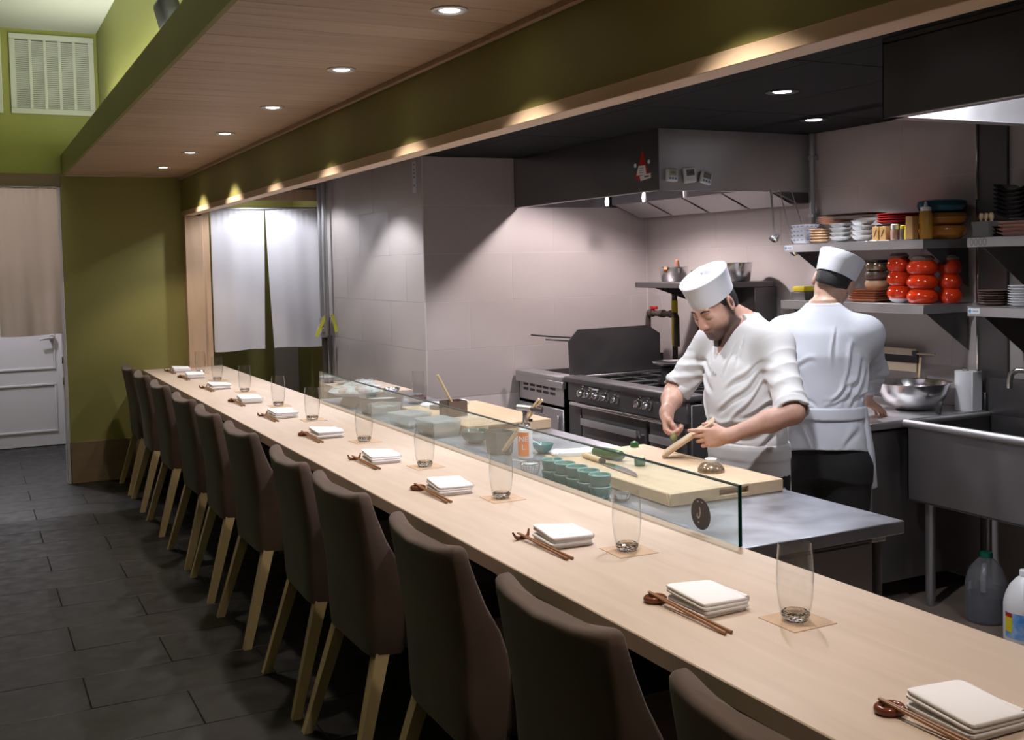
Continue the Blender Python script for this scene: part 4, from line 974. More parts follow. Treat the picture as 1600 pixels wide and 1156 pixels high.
shelf('lower steel wall shelf left of the corner strip, holding the red jars', 3.945, 5.02, S2, SX, 0, 'left wall shelves')
sr = shelf('upper steel wall shelf at the right picture edge with black plates', 2.6, 3.68, S1, SX, 0, 'right wall shelves')
text('stamped_mark', '0000', .05, 'mark_grey', sr, (SX-.0008, 3.615, S1-.026), (R(90), 0, R(-90)))
shelf('lower steel wall shelf at the right picture edge with plate stacks', 2.6, 3.68, S2, SX, 1, 'right wall shelves')
o = B().box(4.630, XB-.002, 3.72, 3.905, .90, ZK-.002).obj('trim_8', 'steel_dark', smooth=False); struct(o, 'dark steel wall strip between the two shelf groups', 'trim')
B().box(4.622, 4.632, 3.888, 3.900, .90, ZK-.002, b=.002).obj('corner_guard', 'chrome', o)

# --- dishes
def dish_stack(name, label, x, y, z, n, dz, prof, m, square=False, group=None, band=None, sx=1, sy=1, cat='bowl', rz=0):
    if square:
        w_, d_, h_ = prof; lo = []
        for zz, k in ((0, .72), (.003, .76), (h_, 1.0), (h_, .95), (.005, .70)): lo.append([(a*w_/2*k, b2*d_/2*k, zz) for a, b2 in ((-1, -1), (1, -1), (1, 1), (-1, 1))])
        me = B().loft(lo).mesh(name)
    else: me = B().lathe(prof, 30, sx=sx, sy=sy).mesh(name, ang=60)
    for k in range(n):
        o = put(name, me, m, None, (x, y, z+.0005+k*dz), (0, 0, rz)); pos = 'single' if n == 1 else ('bottom one' if k == 0 else 'top one' if k == n-1 else ORD[k]+' up')
        tag(o, label+(', '+pos if n > 1 else ''), cat, group)
        if band:
            for q in range(6):
                a = q*math.pi/3+.3*k
                r_ = (prof[0] if square else max(p[0] for p in prof))
                if square:
                    if q < 3: B().box(-prof[0]/2*.93-.0015, -prof[0]/2*.90, -.04+q*.032, -.022+q*.032, prof[2]*.55, prof[2]*.72).obj('painted_mark', band, o, smooth=False)
                    else: B().box(-.04+(q-3)*.032, -.022+(q-3)*.032, -prof[1]/2*.93-.0015, -prof[1]/2*.90, prof[2]*.55, prof[2]*.72).obj('painted_mark', band, o, smooth=False)
bowlp = lambda r, h: [(0, 0), (r*.45, 0), (r*.47, h*.10), (r*.78, h*.45), (r, h), (r*.97, h), (r*.74, h*.48), (r*.35, h*.18), (0, h*.16)]
platep = lambda r, h: [(0, 0), (r*.6, 0), (r*.66, h*.2), (r, h), (r*.985, h*1.1), (r*.6, h*.45), (0, h*.4)]
dish_stack('square_bowl', 'white square bowl with blue dashes on the upper shelf', 4.40, 4.915, S1, 4, .026, (.118, .118, .034), 'stone_white', True, 'square bowls on the upper shelf', 'stone_blue')
dish_stack('small_plate', 'tan plate beside the square bowls on the upper shelf', 4.385, 4.775, S1, 5, .0155, platep(.06, .016), 'tan_plate', group='tan plates on the upper shelf', cat='plate')
dish_stack('rice_bowl', 'speckled grey bowl in a stack on the upper shelf', 4.40, 4.625, S1, 4, .0245, bowlp(.064, .032), 'stoneware', group='bowls on the upper shelf')
dish_stack('rice_bowl', 'plain white bowl in a stack on the upper shelf', 4.40, 4.455, S1, 4, .027, bowlp(.066, .034), 'stone_white', group='bowls on the upper shelf')
dish_stack('long_plate', 'pinkish long plate lying on the bowls of the upper shelf', 4.50, 4.76, S1+.108, 4, .0105, (.12, .20, .012), 'pink_plate', True, 'long plates on the upper shelf', cat='plate')
dish_stack('long_plate', 'dark long plate lying on the bowls of the upper shelf', 4.42, 4.545, S1+.1305, 2, .012, (.16, .36, .014), 'brown_plate', True, 'long plates on the upper shelf', cat='plate')
for k in range(2):
    t = thing('sauce_carton', 'small tan carton with a dark slash, '+('left' if k == 0 else 'right')+' of the pair on the upper shelf', 'carton', (4.35, 4.298-k*.052, S1+.0005), 0, 'tan cartons')
    B().box(-.02, .02, -.022, .022, .0, .074, b=.002).obj('carton', 'tan_box', t)
    B().prism([(-.012, .058), (-.006, .058), (.012, .020), (.006, .020)], -.0208, -.0202, 'X').obj('print_slash', 'marks', t, smooth=False)
dish_stack('red_plate', 'red curved plate stacked on the upper shelf', 4.48, 4.275, S1+.087, 4, .013, [(0, .006), (.06, .004), (.085, 0), (.115, .014), (.114, .018), (.08, .006), (0, .010)], 'red_plate', group='red plates on the upper shelf', cat='plate')
tag(B().box(4.41, 4.56, 4.18, 4.37, S1+.0005, S1+.086, b=.003).obj('storage_box', 'brown_plate'), 'dark box under the red plates on the upper shelf', 'box')
def jar(name, label, x, y, r, h, m, lid, lidm, cat='jar'):
    t = thing(name, label, cat, (x, y, S1+.0005))
    B().lathe([(0, 0), (r*.92, 0), (r, .004), (r, h*.82), (r*.8, h), (0, h)], 20).obj('body', m, t); B().lathe([(0, h-.002), (r*.9, h-.002), (r*.9, h+lid), (r*.7, h+lid+.004), (0, h+lid+.004)], 20).obj('lid', lidm, t)
jar('spice_shaker', 'spice shaker with white lid on the upper shelf', 4.35, 4.180, .022, .058, 'pink_plate', .022, 'white_plastic', 'shaker')
jar('spice_jar', 'small dark jar with yellow green lid on the upper shelf', 4.36, 4.127, .022, .060, 'brown_plate', .012, 'yellow', 'jar')
jar('spice_jar', 'narrow yellow jar on the upper shelf', 4.34, 4.088, .013, .055, 'yellow', .008, 'yellow', 'jar')
tag(B().box(-.022, .022, -.024, .024, 0, .118, b=.003).obj('tall_carton', 'tan_box', None, (4.33, 4.045, S1+.0005)), 'tall tan carton at the near end of the upper shelf', 'carton')
t = thing('squeeze_bottle', 'amber squeeze bottle with white nozzle on the upper shelf', 'bottle', (4.362, 3.985, S1+.0005))
B().lathe([(0, 0), (.030, 0), (.032, .005), (.032, .125), (.026, .142), (0, .144)], 24).obj('body', 'sauce', t); B().lathe([(0, .142), (.027, .142), (.027, .160), (.010, .165), (.005, .190), (0, .190)], 20).obj('nozzle_cap', 'white_plastic', t)
t = thing('serving_bowl', 'large amber glazed bowl at the bottom of the stack under the teal bowl', 'bowl', (4.52, 4.02, S1+.0005))
B().lathe([(0, 0), (.085, 0), (.112, .018), (.120, .045), (.112, .066), (.108, .064), (.114, .045), (.10, .02), (0, .012)], 36).obj('bowl', 'amber', t)
t = thing('serving_bowl', 'large amber glazed bowl in the middle, directly under the teal bowl', 'bowl', (4.52, 4.02, S1+.068))
B().lathe([(0, 0), (.085, 0), (.112, .018), (.122, .042), (.112, .064), (.108, .062), (.114, .042), (.10, .02), (0, .012)], 36).obj('bowl', 'amber', t)
t = thing('serving_bowl', 'large dark teal bowl on top of the amber bowls', 'bowl', (4.515, 4.02, S1+.134))
B().lathe([(0, 0), (.08, 0), (.110, .012), (.124, .036), (.118, .060), (.095, .068), (.09, .062), (.11, .055), (.1, .02), (0, .012)], 36).obj('bowl', 'teal_glaze', t)
# lower shelf
tag(B().box(4.36, 4.52, 4.88, 5.00, S2+.0005, S2+.05, b=.003).obj('storage_box', 'steel_dark'), 'low grey box at the far end of the lower shelf', 'box')
t = thing('sponge', 'yellow sponge pack on the grey box of the lower shelf', 'sponge', (4.41, 4.945, S2+.0505)); B().box(-.04, .04, -.05, .05, 0, .032, b=.006, seg=2).obj('sponge', 'yellow', t)
for k in range(2):
    t = thing('squeeze_bottle', 'milky empty squeeze bottle behind the second cook\'s head, '+('left' if k == 0 else 'right')+' one', 'bottle', (4.46, 4.86-k*.07, S2+.0005), 0, 'milky squeeze bottles')
    B().lathe([(0, 0), (.028, 0), (.030, .005), (.030, .14), (.022, .155), (0, .157)], 20).obj('body', 'tub_clear', t); B().lathe([(0, .155), (.024, .155), (.022, .172), (.008, .178), (.003, .215), (0, .215)], 16).obj('nozzle_cap', 'milky', t)
dish_stack('square_plate', 'terracotta square plate on the lower shelf', 4.42, 4.41, S2, 5, .013, (.19, .19, .018), 'clay_plate', True, 'terracotta plates on the lower shelf', cat='plate', rz=.1)
for k, (m_, nm_) in enumerate((('tan_plate', 'lower speckled'), ('brown_plate', 'middle dark'), ('gold_glaze', 'upper golden'))):
    tag(B().lathe([(0, 0), (.045, 0), (.062, .014), (.066, .030), (.060, .046), (.056, .046), (.060, .03), (0, .012)], 30).obj('small_bowl', m_, None, (4.43, 4.385, S2+.071+k*.0475)), nm_+' bowl stacked on the terracotta plates', 'bowl', 'bowls on the terracotta plates')
tag(B().lathe([(0, .0), (.05, 0), (.066, .004), (.068, .016), (0, .02)], 28).obj('pot_lid', 'black_plate', None, (4.43, 4.385, S2+.2137)), 'black lid topping the golden bowl on the lower shelf', 'lid')
def red_jar(x, y, r, lab, z0=0):
    t = thing('stacked_jar', lab, 'jar', (x, y, S2+.0005+z0), 0, 'red jars on the lower shelf')
    for k in range(3):
        h = .074; B().lathe([(0, 0), (r*.70, 0), (r*.90, .012), (r, h*.45), (r*.97, h*.65), (r*.78, h*.95), (r*.70, h), (0, h)], 30, (0, 0, k*h)).obj('bulge', 'jar_red', t)
    B().lathe([(0, .222), (r*.74, .222), (r*.80, .232), (r*.6, .246), (0, .248)], 26).obj('lid', 'brown_plate', t)
tag(B().lathe(bowlp(.058, .030), 28).obj('small_bowl', 'stone_white', None, (4.40, 4.20, S2+.0005)), 'small white bowl under the leftmost red jar', 'bowl')
red_jar(4.40, 4.20, .064, 'glossy red bulging jar standing in a white bowl, leftmost of three', .016)
red_jar(4.40, 4.045, .078, 'glossy red bulging jar, widest of three, middle of the lower shelf')
red_jar(4.53, 3.985, .062, 'glossy red bulging jar half hidden behind the widest one')
# right shelves
t = thing('spoon_box', 'grey box full of wooden spoons on the right upper shelf', 'box', (4.37, 3.625, S1+.0005))
lo = []
for z, k in ((0, .84), (.072, 1), (.072, .92), (.004, .76)): lo.append([(a*.045*k, b2*.050*k, z) for a, b2 in ((-1, -1), (1, -1), (1, 1), (-1, 1))])
B().loft(lo).obj('box', 'lcd_grey', t, smooth=False)
for k in range(6):
    o = thing('wooden_spoon', 'pale wooden spoon standing in the grey box, '+ORD[k]+' from the left', 'spoon', (4.37+(-.014 if k % 2 else .012), 3.660-k*.014, S1+.006), 0, 'spoons in the grey box')
    B().tube([(0, 0, 0), (0, 0, .075)], .004, 6).obj('handle', 'pale_wood', o); B().lathe([(0, .070), (.009, .080), (.0105, .092), (.006, .106), (0, .110)], 12, sx=.5).obj('bowl', 'pale_wood', o)
dish_stack('pink_plate', 'pinkish square plate on the right upper shelf', 4.40, 3.44, S1, 4, .0165, (.17, .17, .018), 'pink_plate', True, 'pink plates on the right shelf', cat='plate')
bx = tag(B().box(4.46, 4.62, 3.46, 3.66, S1+.0005, S1+.082, b=.003).obj('storage_box', 'marks'), 'black box behind the spoon box on the right upper shelf', 'box')
for k in range(7):
    lo = []; P = []
    for i in range(9):
        u = i/8*2-1; P.append([(4.54-.08+.16*j/4, 3.56+u*.10, S1+.086+k*.021+.034*u*u) for j in range(5)])
    b_ = B(); b_.grid(P); b_.grid([[(x, y, z+.008) for x, y, z in r] for r in P]); nn = 45
    for i in range(8): b_.f += [(i*5, (i+1)*5, nn+(i+1)*5, nn+i*5), (i*5+4, (i+1)*5+4, nn+(i+1)*5+4, nn+i*5+4)]
    for j in range(4): b_.f += [(j, j+1, nn+j+1, nn+j), (40+j, 41+j, nn+41+j, nn+40+j)]
    tag(b_.obj('curved_plate', 'black_plate', ang=50), 'black curved plate on the right upper shelf, '+('bottom one' if k == 0 else 'top one' if k == 6 else ORD[k]+' up'), 'plate', 'black curved plates')
dish_stack('round_plate', 'dark brown plate on the right lower shelf', 4.42, 3.62, S2, 6, .012, platep(.075, .014), 'brown_plate', group='dark plates on the right lower shelf', cat='plate')
dish_stack('round_plate', 'speckled white plate on the right lower shelf', 4.40, 3.44, S2, 8, .012, platep(.072, .014), 'stone_white', group='white plates on the right lower shelf', cat='plate')

# --- prep table at the back wall
t = thing('prep_table', 'steel prep table at the back wall where the second cook works', 'table', (0, 0, 0))
B().box(3.77, 4.63, 3.835, 4.82, .862, .90, b=.004).obj('worktop', 'steel', t)
B().box(3.81, 4.62, 3.87, 4.80, .10, .845, b=.003).obj('cabinet', 'steel_mid', t)
B().box(3.805, 3.86, 3.856, 3.872, .10, .85, b=.003).obj('corner_post', 'steel', t)
B().box(3.79, 3.81, 3.89, 4.34, .14, .83, b=.003).obj('door', 'steel_dark', t); B().box(3.79, 3.81, 4.36, 4.79, .14, .83, b=.003).obj('door', 'steel_dark', t)
B().box(4.612, 4.642, 3.835, 4.82, .90, .99, b=.003).obj('backsplash', 'steel_dark', t)
for sx in (3.86, 4.58):
    for sy in (3.90, 4.76): B().cyl((sx, sy, 0), .022, 0, .105, 12).obj('foot', 'steel', t)
t = thing('mixing_bowl', 'large shiny steel mixing bowl on the prep table', 'bowl', (4.36, 4.07, .9005))
B().lathe([(0, 0), (.075, 0), (.10, .010), (.145, .045), (.172, .095), (.180, .138), (.188, .140), (.187, .143), (.176, .139), (.168, .095), (.14, .048), (.09, .014), (0, .005)], 48).obj('bowl', 'bowl_steel', t)
B().tube([(.02, .0, .02), (-.05, .02, .12), (-.075, .03, .158)], .007, 8, flat=.5).obj('spoon_handle', 'chrome', t)
tag(B().lathe([(0, 0), (.04, 0), (.045, .006), (.034, .05), (.022, .075), (.024, .08), (0, .08)], 24).obj('salt_jar', 'chrome', None, (4.08, 4.20, .9005)), 'small shiny cone shaker beside the mixing bowl', 'shaker')
t = thing('paper_towel_roll', 'white paper towel roll standing on the prep table by the wall', 'paper towel', (4.552, 3.905, .9005))
B().lathe([(.018, 0), (.052, 0), (.053, .003), (.053, .197), (.052, .20), (.018, .20)], 32).obj('roll', 'paper', t); B().box(-.02, .05, -.060, -.052, .0, .20, b=.002).obj('loose_sheet', 'paper', t); B().cyl((0, 0, 0), .016, 0, .21, 12).obj('core_post', 'steel', t)
t = thing('knife_rack', 'tan wooden knife rack on the wall behind the mixing bowl', 'rack', (4.606, 4.50, 1.06))
B().box(-.02, .0, -.24, .20, .0, .05, b=.003).box(-.02, 0, -.24, .20, .09, .13, b=.003).obj('board', 'tan_cover', t); B().box(-.012, -.002, -.24, .20, .05, .09).obj('slot_strip', 'marks', t)
t = thing('spatula', 'pale wooden spatula leaning at the knife rack behind the mixing bowl', 'spatula', (4.575, 4.24, .985))
B().tube([(0, 0, 0), (.01, -.01, .16)], .008, 8, flat=.5).obj('handle', 'pale_wood', t); B().prism([(-.03, .0), (.03, 0), (.018, .055), (-.018, .055)], -.004, .004, 'Y').obj('blade', 'tan_cover', t, smooth=False)
t = thing('turner', 'dark handled turner hanging from the knife rack', 'turner', (4.575, 4.14, 1.165))
B().tube([(0, .10, 0), (0, -.02, .004)], .009, 8, flat=.6).obj('handle', 'tan_cover', t); B().box(-.008, .008, .10, .135, -.014, .014, b=.003).obj('ferrule', 'marks', t)
tag(B().tube([(4.30, 3.855, .904), (4.30, 3.850, .945), (4.31, 3.846, .965)], .018, 12, rs=[.016, .02, .010], flat=.45).obj('sharpener', 'rubber'), 'small black sharpener standing at the edge of the prep table', 'sharpener')
# --- sink
t = thing('sink', 'deep stainless sink on legs at the right', 'sink', (0, 0, 0))
KX0, KX1, KY0, KY1 = 4.03, 4.60, 2.0, 3.80
B().box(KX0, KX0+.006, KY0, KY1, .52, .885).obj('front_wall', 'steel_mid', t, smooth=False)
B().box(KX1-.006, KX1, KY0, KY1, .52, .885).box(KX0, KX1, KY1-.006, KY1, .52, .885).box(KX0, KX1, KY0, KY0+.006, .52, .885).obj('basin_wall', 'steel_dark', t, smooth=False)
B().box(KX0, KX1, KY0, KY1, .515, .523).obj('basin_floor', 'steel_dark', t, smooth=False)
B().tube([(KX0-.004, KY0, .888), (KX0-.004, KY1+.01, .888)], .020, 14).obj('rim', 'steel', t)
B().tube([(KX0, KY1, .888), (KX1, KY1, .888)], .014, 10).obj('rim', 'steel', t)
B().box(KX1-.004, 4.635, KY0, KY1, .86, 1.075, b=.006, seg=2).obj('backsplash', 'steel_dark', t)
for sx, sy in ((4.115, 3.74), (4.52, 3.74), (4.115, 2.1), (4.52, 2.1)): B().cyl((sx, sy, 0), .024 if sx < 4.3 else .015, .03, .52, 14).lathe([(0, 0), (.016, 0), (.018, .02), (.024, .05), (0, .05)], 14, (sx, sy, 0)).obj('leg', 'galv', t)
f_ = B().tube([(4.60, 3.30, 1.02), (4.56, 3.30, 1.12), (4.55, 3.32, 1.13), (4.50, 3.46, 1.138), (4.47, 3.53, 1.138), (4.455, 3.555, 1.12), (4.45, 3.56, 1.08), (4.45, 3.56, 1.05)], .014, 12).obj('faucet', 'chrome', t)
# --- jugs on the floor
def jug(x, y, label, body, liquid, capm, label_m=None, rz=0):
    t = thing('jug', label, 'jug', (x, y, 0), rz)
    pr = [(0, 0), (.082, 0), (.090, .006), (.092, .015), (.092, .165), (.090, .185), (.082, .215), (.066, .250), (.042, .280), (.026, .292), (.024, .300)]
    B().lathe(pr, 36).obj('body', body, t)
    if liquid: B().lathe([(0, .004), (.080, .004), (.088, .012), (.0885, .122), (0, .122)], 32).obj('liquid', liquid, t)
    B().lathe([(0, .296), (.027, .296), (.027, .318), (.024, .320), (0, .320)], 20).obj('cap', capm, t)
    B().tube([(-.045, -.03, .272), (-.082, -.052, .235), (-.086, -.055, .19), (-.078, -.05, .160)], .013, 10).obj('handle', body, t)
    if label_m:
        lb = B(); lb.grid([[(.0932*math.cos(a), .0932*math.sin(a), .035), (.0932*math.cos(a), .0932*math.sin(a), .145)] for a in [R(150+i*10) for i in range(17)]]); l_ = lb.obj('label_wrap', label_m, t)
        lb = B(); lb.grid([[(.0937*math.cos(a), .0937*math.sin(a), .06), (.0937*math.cos(a), .0937*math.sin(a), .125)] for a in [R(150+i*6) for i in range(5)]]); lb.obj('print_patch', 'yellow', l_)
        lb = B(); lb.grid([[(.0940*math.cos(a), .0940*math.sin(a), .125), (.0940*math.cos(a), .0940*math.sin(a), .143)] for a in [R(150+i*6) for i in range(5)]]); lb.obj('print_patch', 'red', l_)
    else: B().box(-.012, .012, .0915, .0935, .04, .16).obj('label_strip', 'mark_white', t, smooth=False)
jug(4.165, 3.46, 'translucent jug half full of dark liquid with green cap on the floor under the sink', 'jug_plastic', 'jug_liquid', 'jug_green')
jug(4.065, 3.17, 'white bleach jug with blue label at the right picture edge', 'white_plastic', None, 'white_plastic', 'label_blue', R(8))
tag(B().cyl((4.45, 3.10, 0), .12, .0, .34, 24, r1=.14).obj('bucket', 'red'), 'dark red bucket in the shadow under the sink', 'bucket')
# ================================================================== people: smooth blended bodies
def unit(v): v = np.asarray(v, float); return v/np.linalg.norm(v)
class SDF:
    def __init__(s, lo, hi, h):
        s.lo = np.array(lo, float); s.h = h; s.n = np.ceil((np.array(hi)-s.lo)/h).astype(int)+1
        s.f = np.full(s.n, .5, np.float32)
        s.ax = [(s.lo[i]+h*np.arange(s.n[i])).astype(np.float32) for i in range(3)]
    def win(s, lo, hi, pad):
        a = np.clip(np.floor((np.array(lo)-pad-s.lo)/s.h).astype(int), 0, s.n); b = np.clip(np.ceil((np.array(hi)+pad-s.lo)/s.h).astype(int)+1, 0, s.n)
        sl = tuple(slice(x, y) for x, y in zip(a, b))
        return sl, s.ax[0][sl[0]][:, None, None], s.ax[1][sl[1]][None, :, None], s.ax[2][sl[2]][None, None, :]
    def join(s, sl, d, k, op='add'):
        f = s.f[sl]
        if op == 'add':
            if k > 0: h = np.maximum(k-np.abs(f-d), 0)/k; s.f[sl] = np.minimum(f, d)-h*h*k*.25
            else: s.f[sl] = np.minimum(f, d)
        else:
            d = -d
            if k > 0: h = np.maximum(k-np.abs(f-d), 0)/k; s.f[sl] = np.maximum(f, d)+h*h*k*.25
            else: s.f[sl] = np.maximum(f, d)
    def cap(s, a, b, ra, rb, k=.02, op='add', cuts=()):
        a, b = np.array(a, float), np.array(b, float); r = max(ra, rb)
        sl, X, Y, Z = s.win(np.minimum(a, b)-r, np.maximum(a, b)+r, k+3*s.h)
        ba = b-a; L2 = max(ba@ba, 1e-9)
        t = np.clip(((X-a[0])*ba[0]+(Y-a[1])*ba[1]+(Z-a[2])*ba[2])/L2, 0, 1)
        d = np.sqrt((X-a[0]-t*ba[0])**2+(Y-a[1]-t*ba[1])**2+(Z-a[2]-t*ba[2])**2)-(ra+(rb-ra)*t)
        for p, n in cuts: d = np.maximum(d, (X-p[0])*n[0]+(Y-p[1])*n[1]+(Z-p[2])*n[2])
        s.join(sl, d, k, op)
    def ell(s, c, r, F=None, k=.02, op='add', cuts=()):
        c = np.array(c, float); F = np.eye(3) if F is None else np.array(F); m = max(r)
        sl, X, Y, Z = s.win(c-m, c+m, k+3*s.h)
        q = [((X-c[0])*F[i][0]+(Y-c[1])*F[i][1]+(Z-c[2])*F[i][2]) for i in range(3)]
        k0 = np.sqrt(sum((q[i]/r[i])**2 for i in range(3))); k1 = np.sqrt(sum((q[i]/r[i]**2)**2 for i in range(3)))
        d = k0*(k0-1)/np.maximum(k1, 1e-6)
        for p, n in cuts: d = np.maximum(d, (X-p[0])*n[0]+(Y-p[1])*n[1]+(Z-p[2])*n[2])
        s.join(sl, d, k, op)
    def loft(s, sec, yaw, k=.02, op='add', grow=0, zlo=None, zhi=None, front=None, drape=0):
        """sec rows: z, cx, cy, r_front, r_side (elliptic sections, front axis turned by yaw)"""
        sec = np.array(sec, float); zs = sec[:, 0]
        R_ = sec[:, 3:].max()+grow; lo = [sec[:, 1].min()-R_, sec[:, 2].min()-R_, zs[0]]; hi = [sec[:, 1].max()+R_, sec[:, 2].max()+R_, zs[-1]]
        sl, X, Y, Z = s.win(lo, hi, k+3*s.h); z = Z[0, 0]
        zc = np.clip(z, zs[0], zs[-1]); zf = np.linspace(zs[0]-.09, zs[-1]+.09, 200); kr = np.exp(-np.linspace(-2, 2, 15)**2); kr /= kr.sum()
        def smoothed(c_): q = np.interp(zf, zs, c_); q = np.convolve(np.pad(q, 7, 'edge'), kr, 'valid'); return np.interp(zc, zf, q)[None, None, :]
        I = [smoothed(sec[:, i]) for i in range(1, 5)]
        cf, sf = math.cos(yaw), math.sin(yaw)
        dx, dy = X-I[0], Y-I[1]; u = (dx*cf+dy*sf)/(I[2]+grow); v = (-dx*sf+dy*cf)/(I[3]+grow)
        if drape:
            th = np.arctan2(v, u); rr = 1+drape*np.sin(11*th+2*np.sin(3*th)+Z*5)*np.clip((zs[-1]-Z)/(zs[-1]-zs[0]), 0, 1)
        else: rr = 1
        d = (np.sqrt(u*u+v*v)-rr)*np.minimum(I[2], I[3])
        d = np.maximum(d, np.maximum(Z-zs[-1], zs[0]-Z))
        if zlo is not None: d = np.maximum(d, zlo-Z)
        if zhi is not None: d = np.maximum(d, Z-zhi)
        if front is not None: d = np.maximum(d, -(dx*cf+dy*sf)+front)
        s.join(sl, d, k, op)
    def disp(s, fn):
        X, Y, Z = s.ax[0][:, None, None], s.ax[1][None, :, None], s.ax[2][None, None, :]
        band = np.abs(s.f) < .05
        if band.any():
            i = np.nonzero(band); s.f[i] += fn(s.ax[0][i[0]], s.ax[1][i[1]], s.ax[2][i[2]]).astype(np.float32)
    def mesh(s, name, m, parent, tone=None, smooth_it=1):
        f, h = s.f, s.h; ins = f < 0
        c = [ins[i:ins.shape[0]-1+i, j:ins.shape[1]-1+j, k:ins.shape[2]-1+k] for i in (0, 1) for j in (0, 1) for k in (0, 1)]
        cnt = sum(x.astype(np.int8) for x in c); act = (cnt > 0) & (cnt < 8)
        ci = np.argwhere(act); idx = np.full(act.shape, -1, np.int32); idx[act] = np.arange(len(ci))
        corn = np.array([(i, j, k) for i in (0, 1) for j in (0, 1) for k in (0, 1)])
        val = np.stack([f[ci[:, 0]+a, ci[:, 1]+b, ci[:, 2]+d] for a, b, d in corn], 1)
        P = np.zeros((len(ci), 3)); W = np.zeros(len(ci))
        for a in range(8):
            for b in range(a+1, 8):
                if np.abs(corn[a]-corn[b]).sum() != 1: continue
                m_ = (val[:, a] < 0) != (val[:, b] < 0)
                t = val[m_, a]/(val[m_, a]-val[m_, b])
                P[m_] += corn[a]+t[:, None]*(corn[b]-corn[a]); W[m_] += 1
        P = (ci+P/W[:, None])*h+s.lo
        quads = []
        for ax in range(3):
            A = np.take(ins, range(ins.shape[ax]-1), ax); Bq = np.take(ins, range(1, ins.shape[ax]), ax)
            e = np.argwhere(A != Bq); o1, o2 = [(1, 2), (2, 0), (0, 1)][ax]
            ok = (e[:, o1] > 0) & (e[:, o2] > 0) & (e[:, o1] < ins.shape[o1]-1) & (e[:, o2] < ins.shape[o2]-1); e = e[ok]
            def cell(d1, d2): q = e.copy(); q[:, o1] -= d1; q[:, o2] -= d2; return idx[q[:, 0], q[:, 1], q[:, 2]]
            q = np.stack([cell(1, 1), cell(0, 1), cell(0, 0), cell(1, 0)], 1)
            fl_ = ~A[e[:, 0], e[:, 1], e[:, 2]]; q[fl_] = q[fl_][:, ::-1]; quads.append(q)
        Q = np.concatenate(quads); Q = Q[(Q >= 0).all(1)]
        for _ in range(smooth_it):
            acc = np.zeros_like(P); n = np.zeros(len(P))
            for a, b in ((0, 1), (1, 2), (2, 3), (3, 0)):
                np.add.at(acc, Q[:, a], P[Q[:, b]]); np.add.at(acc, Q[:, b], P[Q[:, a]]); np.add.at(n, Q[:, a], 1); np.add.at(n, Q[:, b], 1)
            P = P*.5+.5*acc/np.maximum(n, 1)[:, None]
        me = bpy.data.meshes.new(name); me.vertices.add(len(P)); me.vertices.foreach_set('co', P.astype(np.float32).ravel())
        me.loops.add(4*len(Q)); me.loops.foreach_set('vertex_index', Q.astype(np.int32).ravel())
        me.polygons.add(len(Q)); me.polygons.foreach_set('loop_start', np.arange(0, 4*len(Q), 4, dtype=np.int32))
        me.update(calc_edges=True); me.validate(); me.shade_smooth()
        if tone is not None:
            col = np.ones((len(P), 4), np.float32); col[:, :3] = tone(P)
            at = me.color_attributes.new('tone', 'FLOAT_COLOR', 'POINT'); at.data.foreach_set('color', col.ravel())
        return put(name, me, m, parent)

def frame(yaw, pitch, roll):
    """yaw: heading of the face in the XY plane; returns forward, left, up"""
    f = np.array([math.cos(yaw), math.sin(yaw), 0]); l = np.array([-math.sin(yaw), math.cos(yaw), 0]); u = np.array([0, 0, 1.])
    f2 = math.cos(pitch)*f-math.sin(pitch)*u; u2 = math.sin(pitch)*f+math.cos(pitch)*u
    return f2, math.cos(roll)*l+math.sin(roll)*u2, -math.sin(roll)*l+math.cos(roll)*u2

def head(S, c, fr, s=1.0):
    f, l, u = fr; F = [f, l, u]
    L = lambda a, b, d: c+s*(a*f+b*l+d*u)
    S.ell(L(-.012, 0, .032), [.098*s, .077*s, .104*s], F, .02)
    S.ell(L(.030, 0, -.050), [.070*s, .060*s, .078*s], F, .03)
    S.ell(L(.000, 0, -.045), [.075*s, .068*s, .062*s], F, .03)
    S.cap(L(.070, -.012, -.108), L(.070, .012, -.108), .022*s, .022*s, .025)
    S.cap(L(.083, -.034, .018), L(.083, .034, .018), .013*s, .013*s, .02)
    for g in (-1, 1):
        S.ell(L(.066, .036*g, -.036), [.022*s, .026*s, .024*s], F, .03)
        S.ell(L(.104, .033*g, -.003), [.017*s, .019*s, .012*s], F, .012, 'sub')
        S.ell(L(.079, .033*g, -.006), [.0155*s, .018*s, .014*s], F, .006)
    S.cap(L(.092, 0, .008), L(.114, 0, -.042), .0085*s, .0125*s, .014)
    for g in (-1, 1): S.ell(L(.102, .013*g, -.047), [.012*s, .009*s, .009*s], F, .008)
    S.cap(L(.0905, -.016, -.0735), L(.0905, .016, -.0735), .0075*s, .0075*s, .010)
    S.cap(L(.0890, -.014, -.0850), L(.0890, .014, -.0850), .0082*s, .0082*s, .008)
    S.cap(L(.0990, -.020, -.0792), L(.0990, .020, -.0792), .0022*s, .0022*s, .004, 'sub')
    for g in (-1, 1):
        e1 = unit(f*-.25*g*0+l*g+f*-.35); Fe = [unit(f+l*g*.3), e1, u]
        S.ell(L(-.012, .083*g, -.006), [.023*s, .011*s, .036*s], Fe, .006)
        S.ell(L(-.006, .094*g, -.003), [.012*s, .006*s, .021*s], Fe, .005, 'sub')
        S.cap(L(.0, .076*g, -.034), L(-.006, .078*g, -.028), .008*s, .008*s, .008)

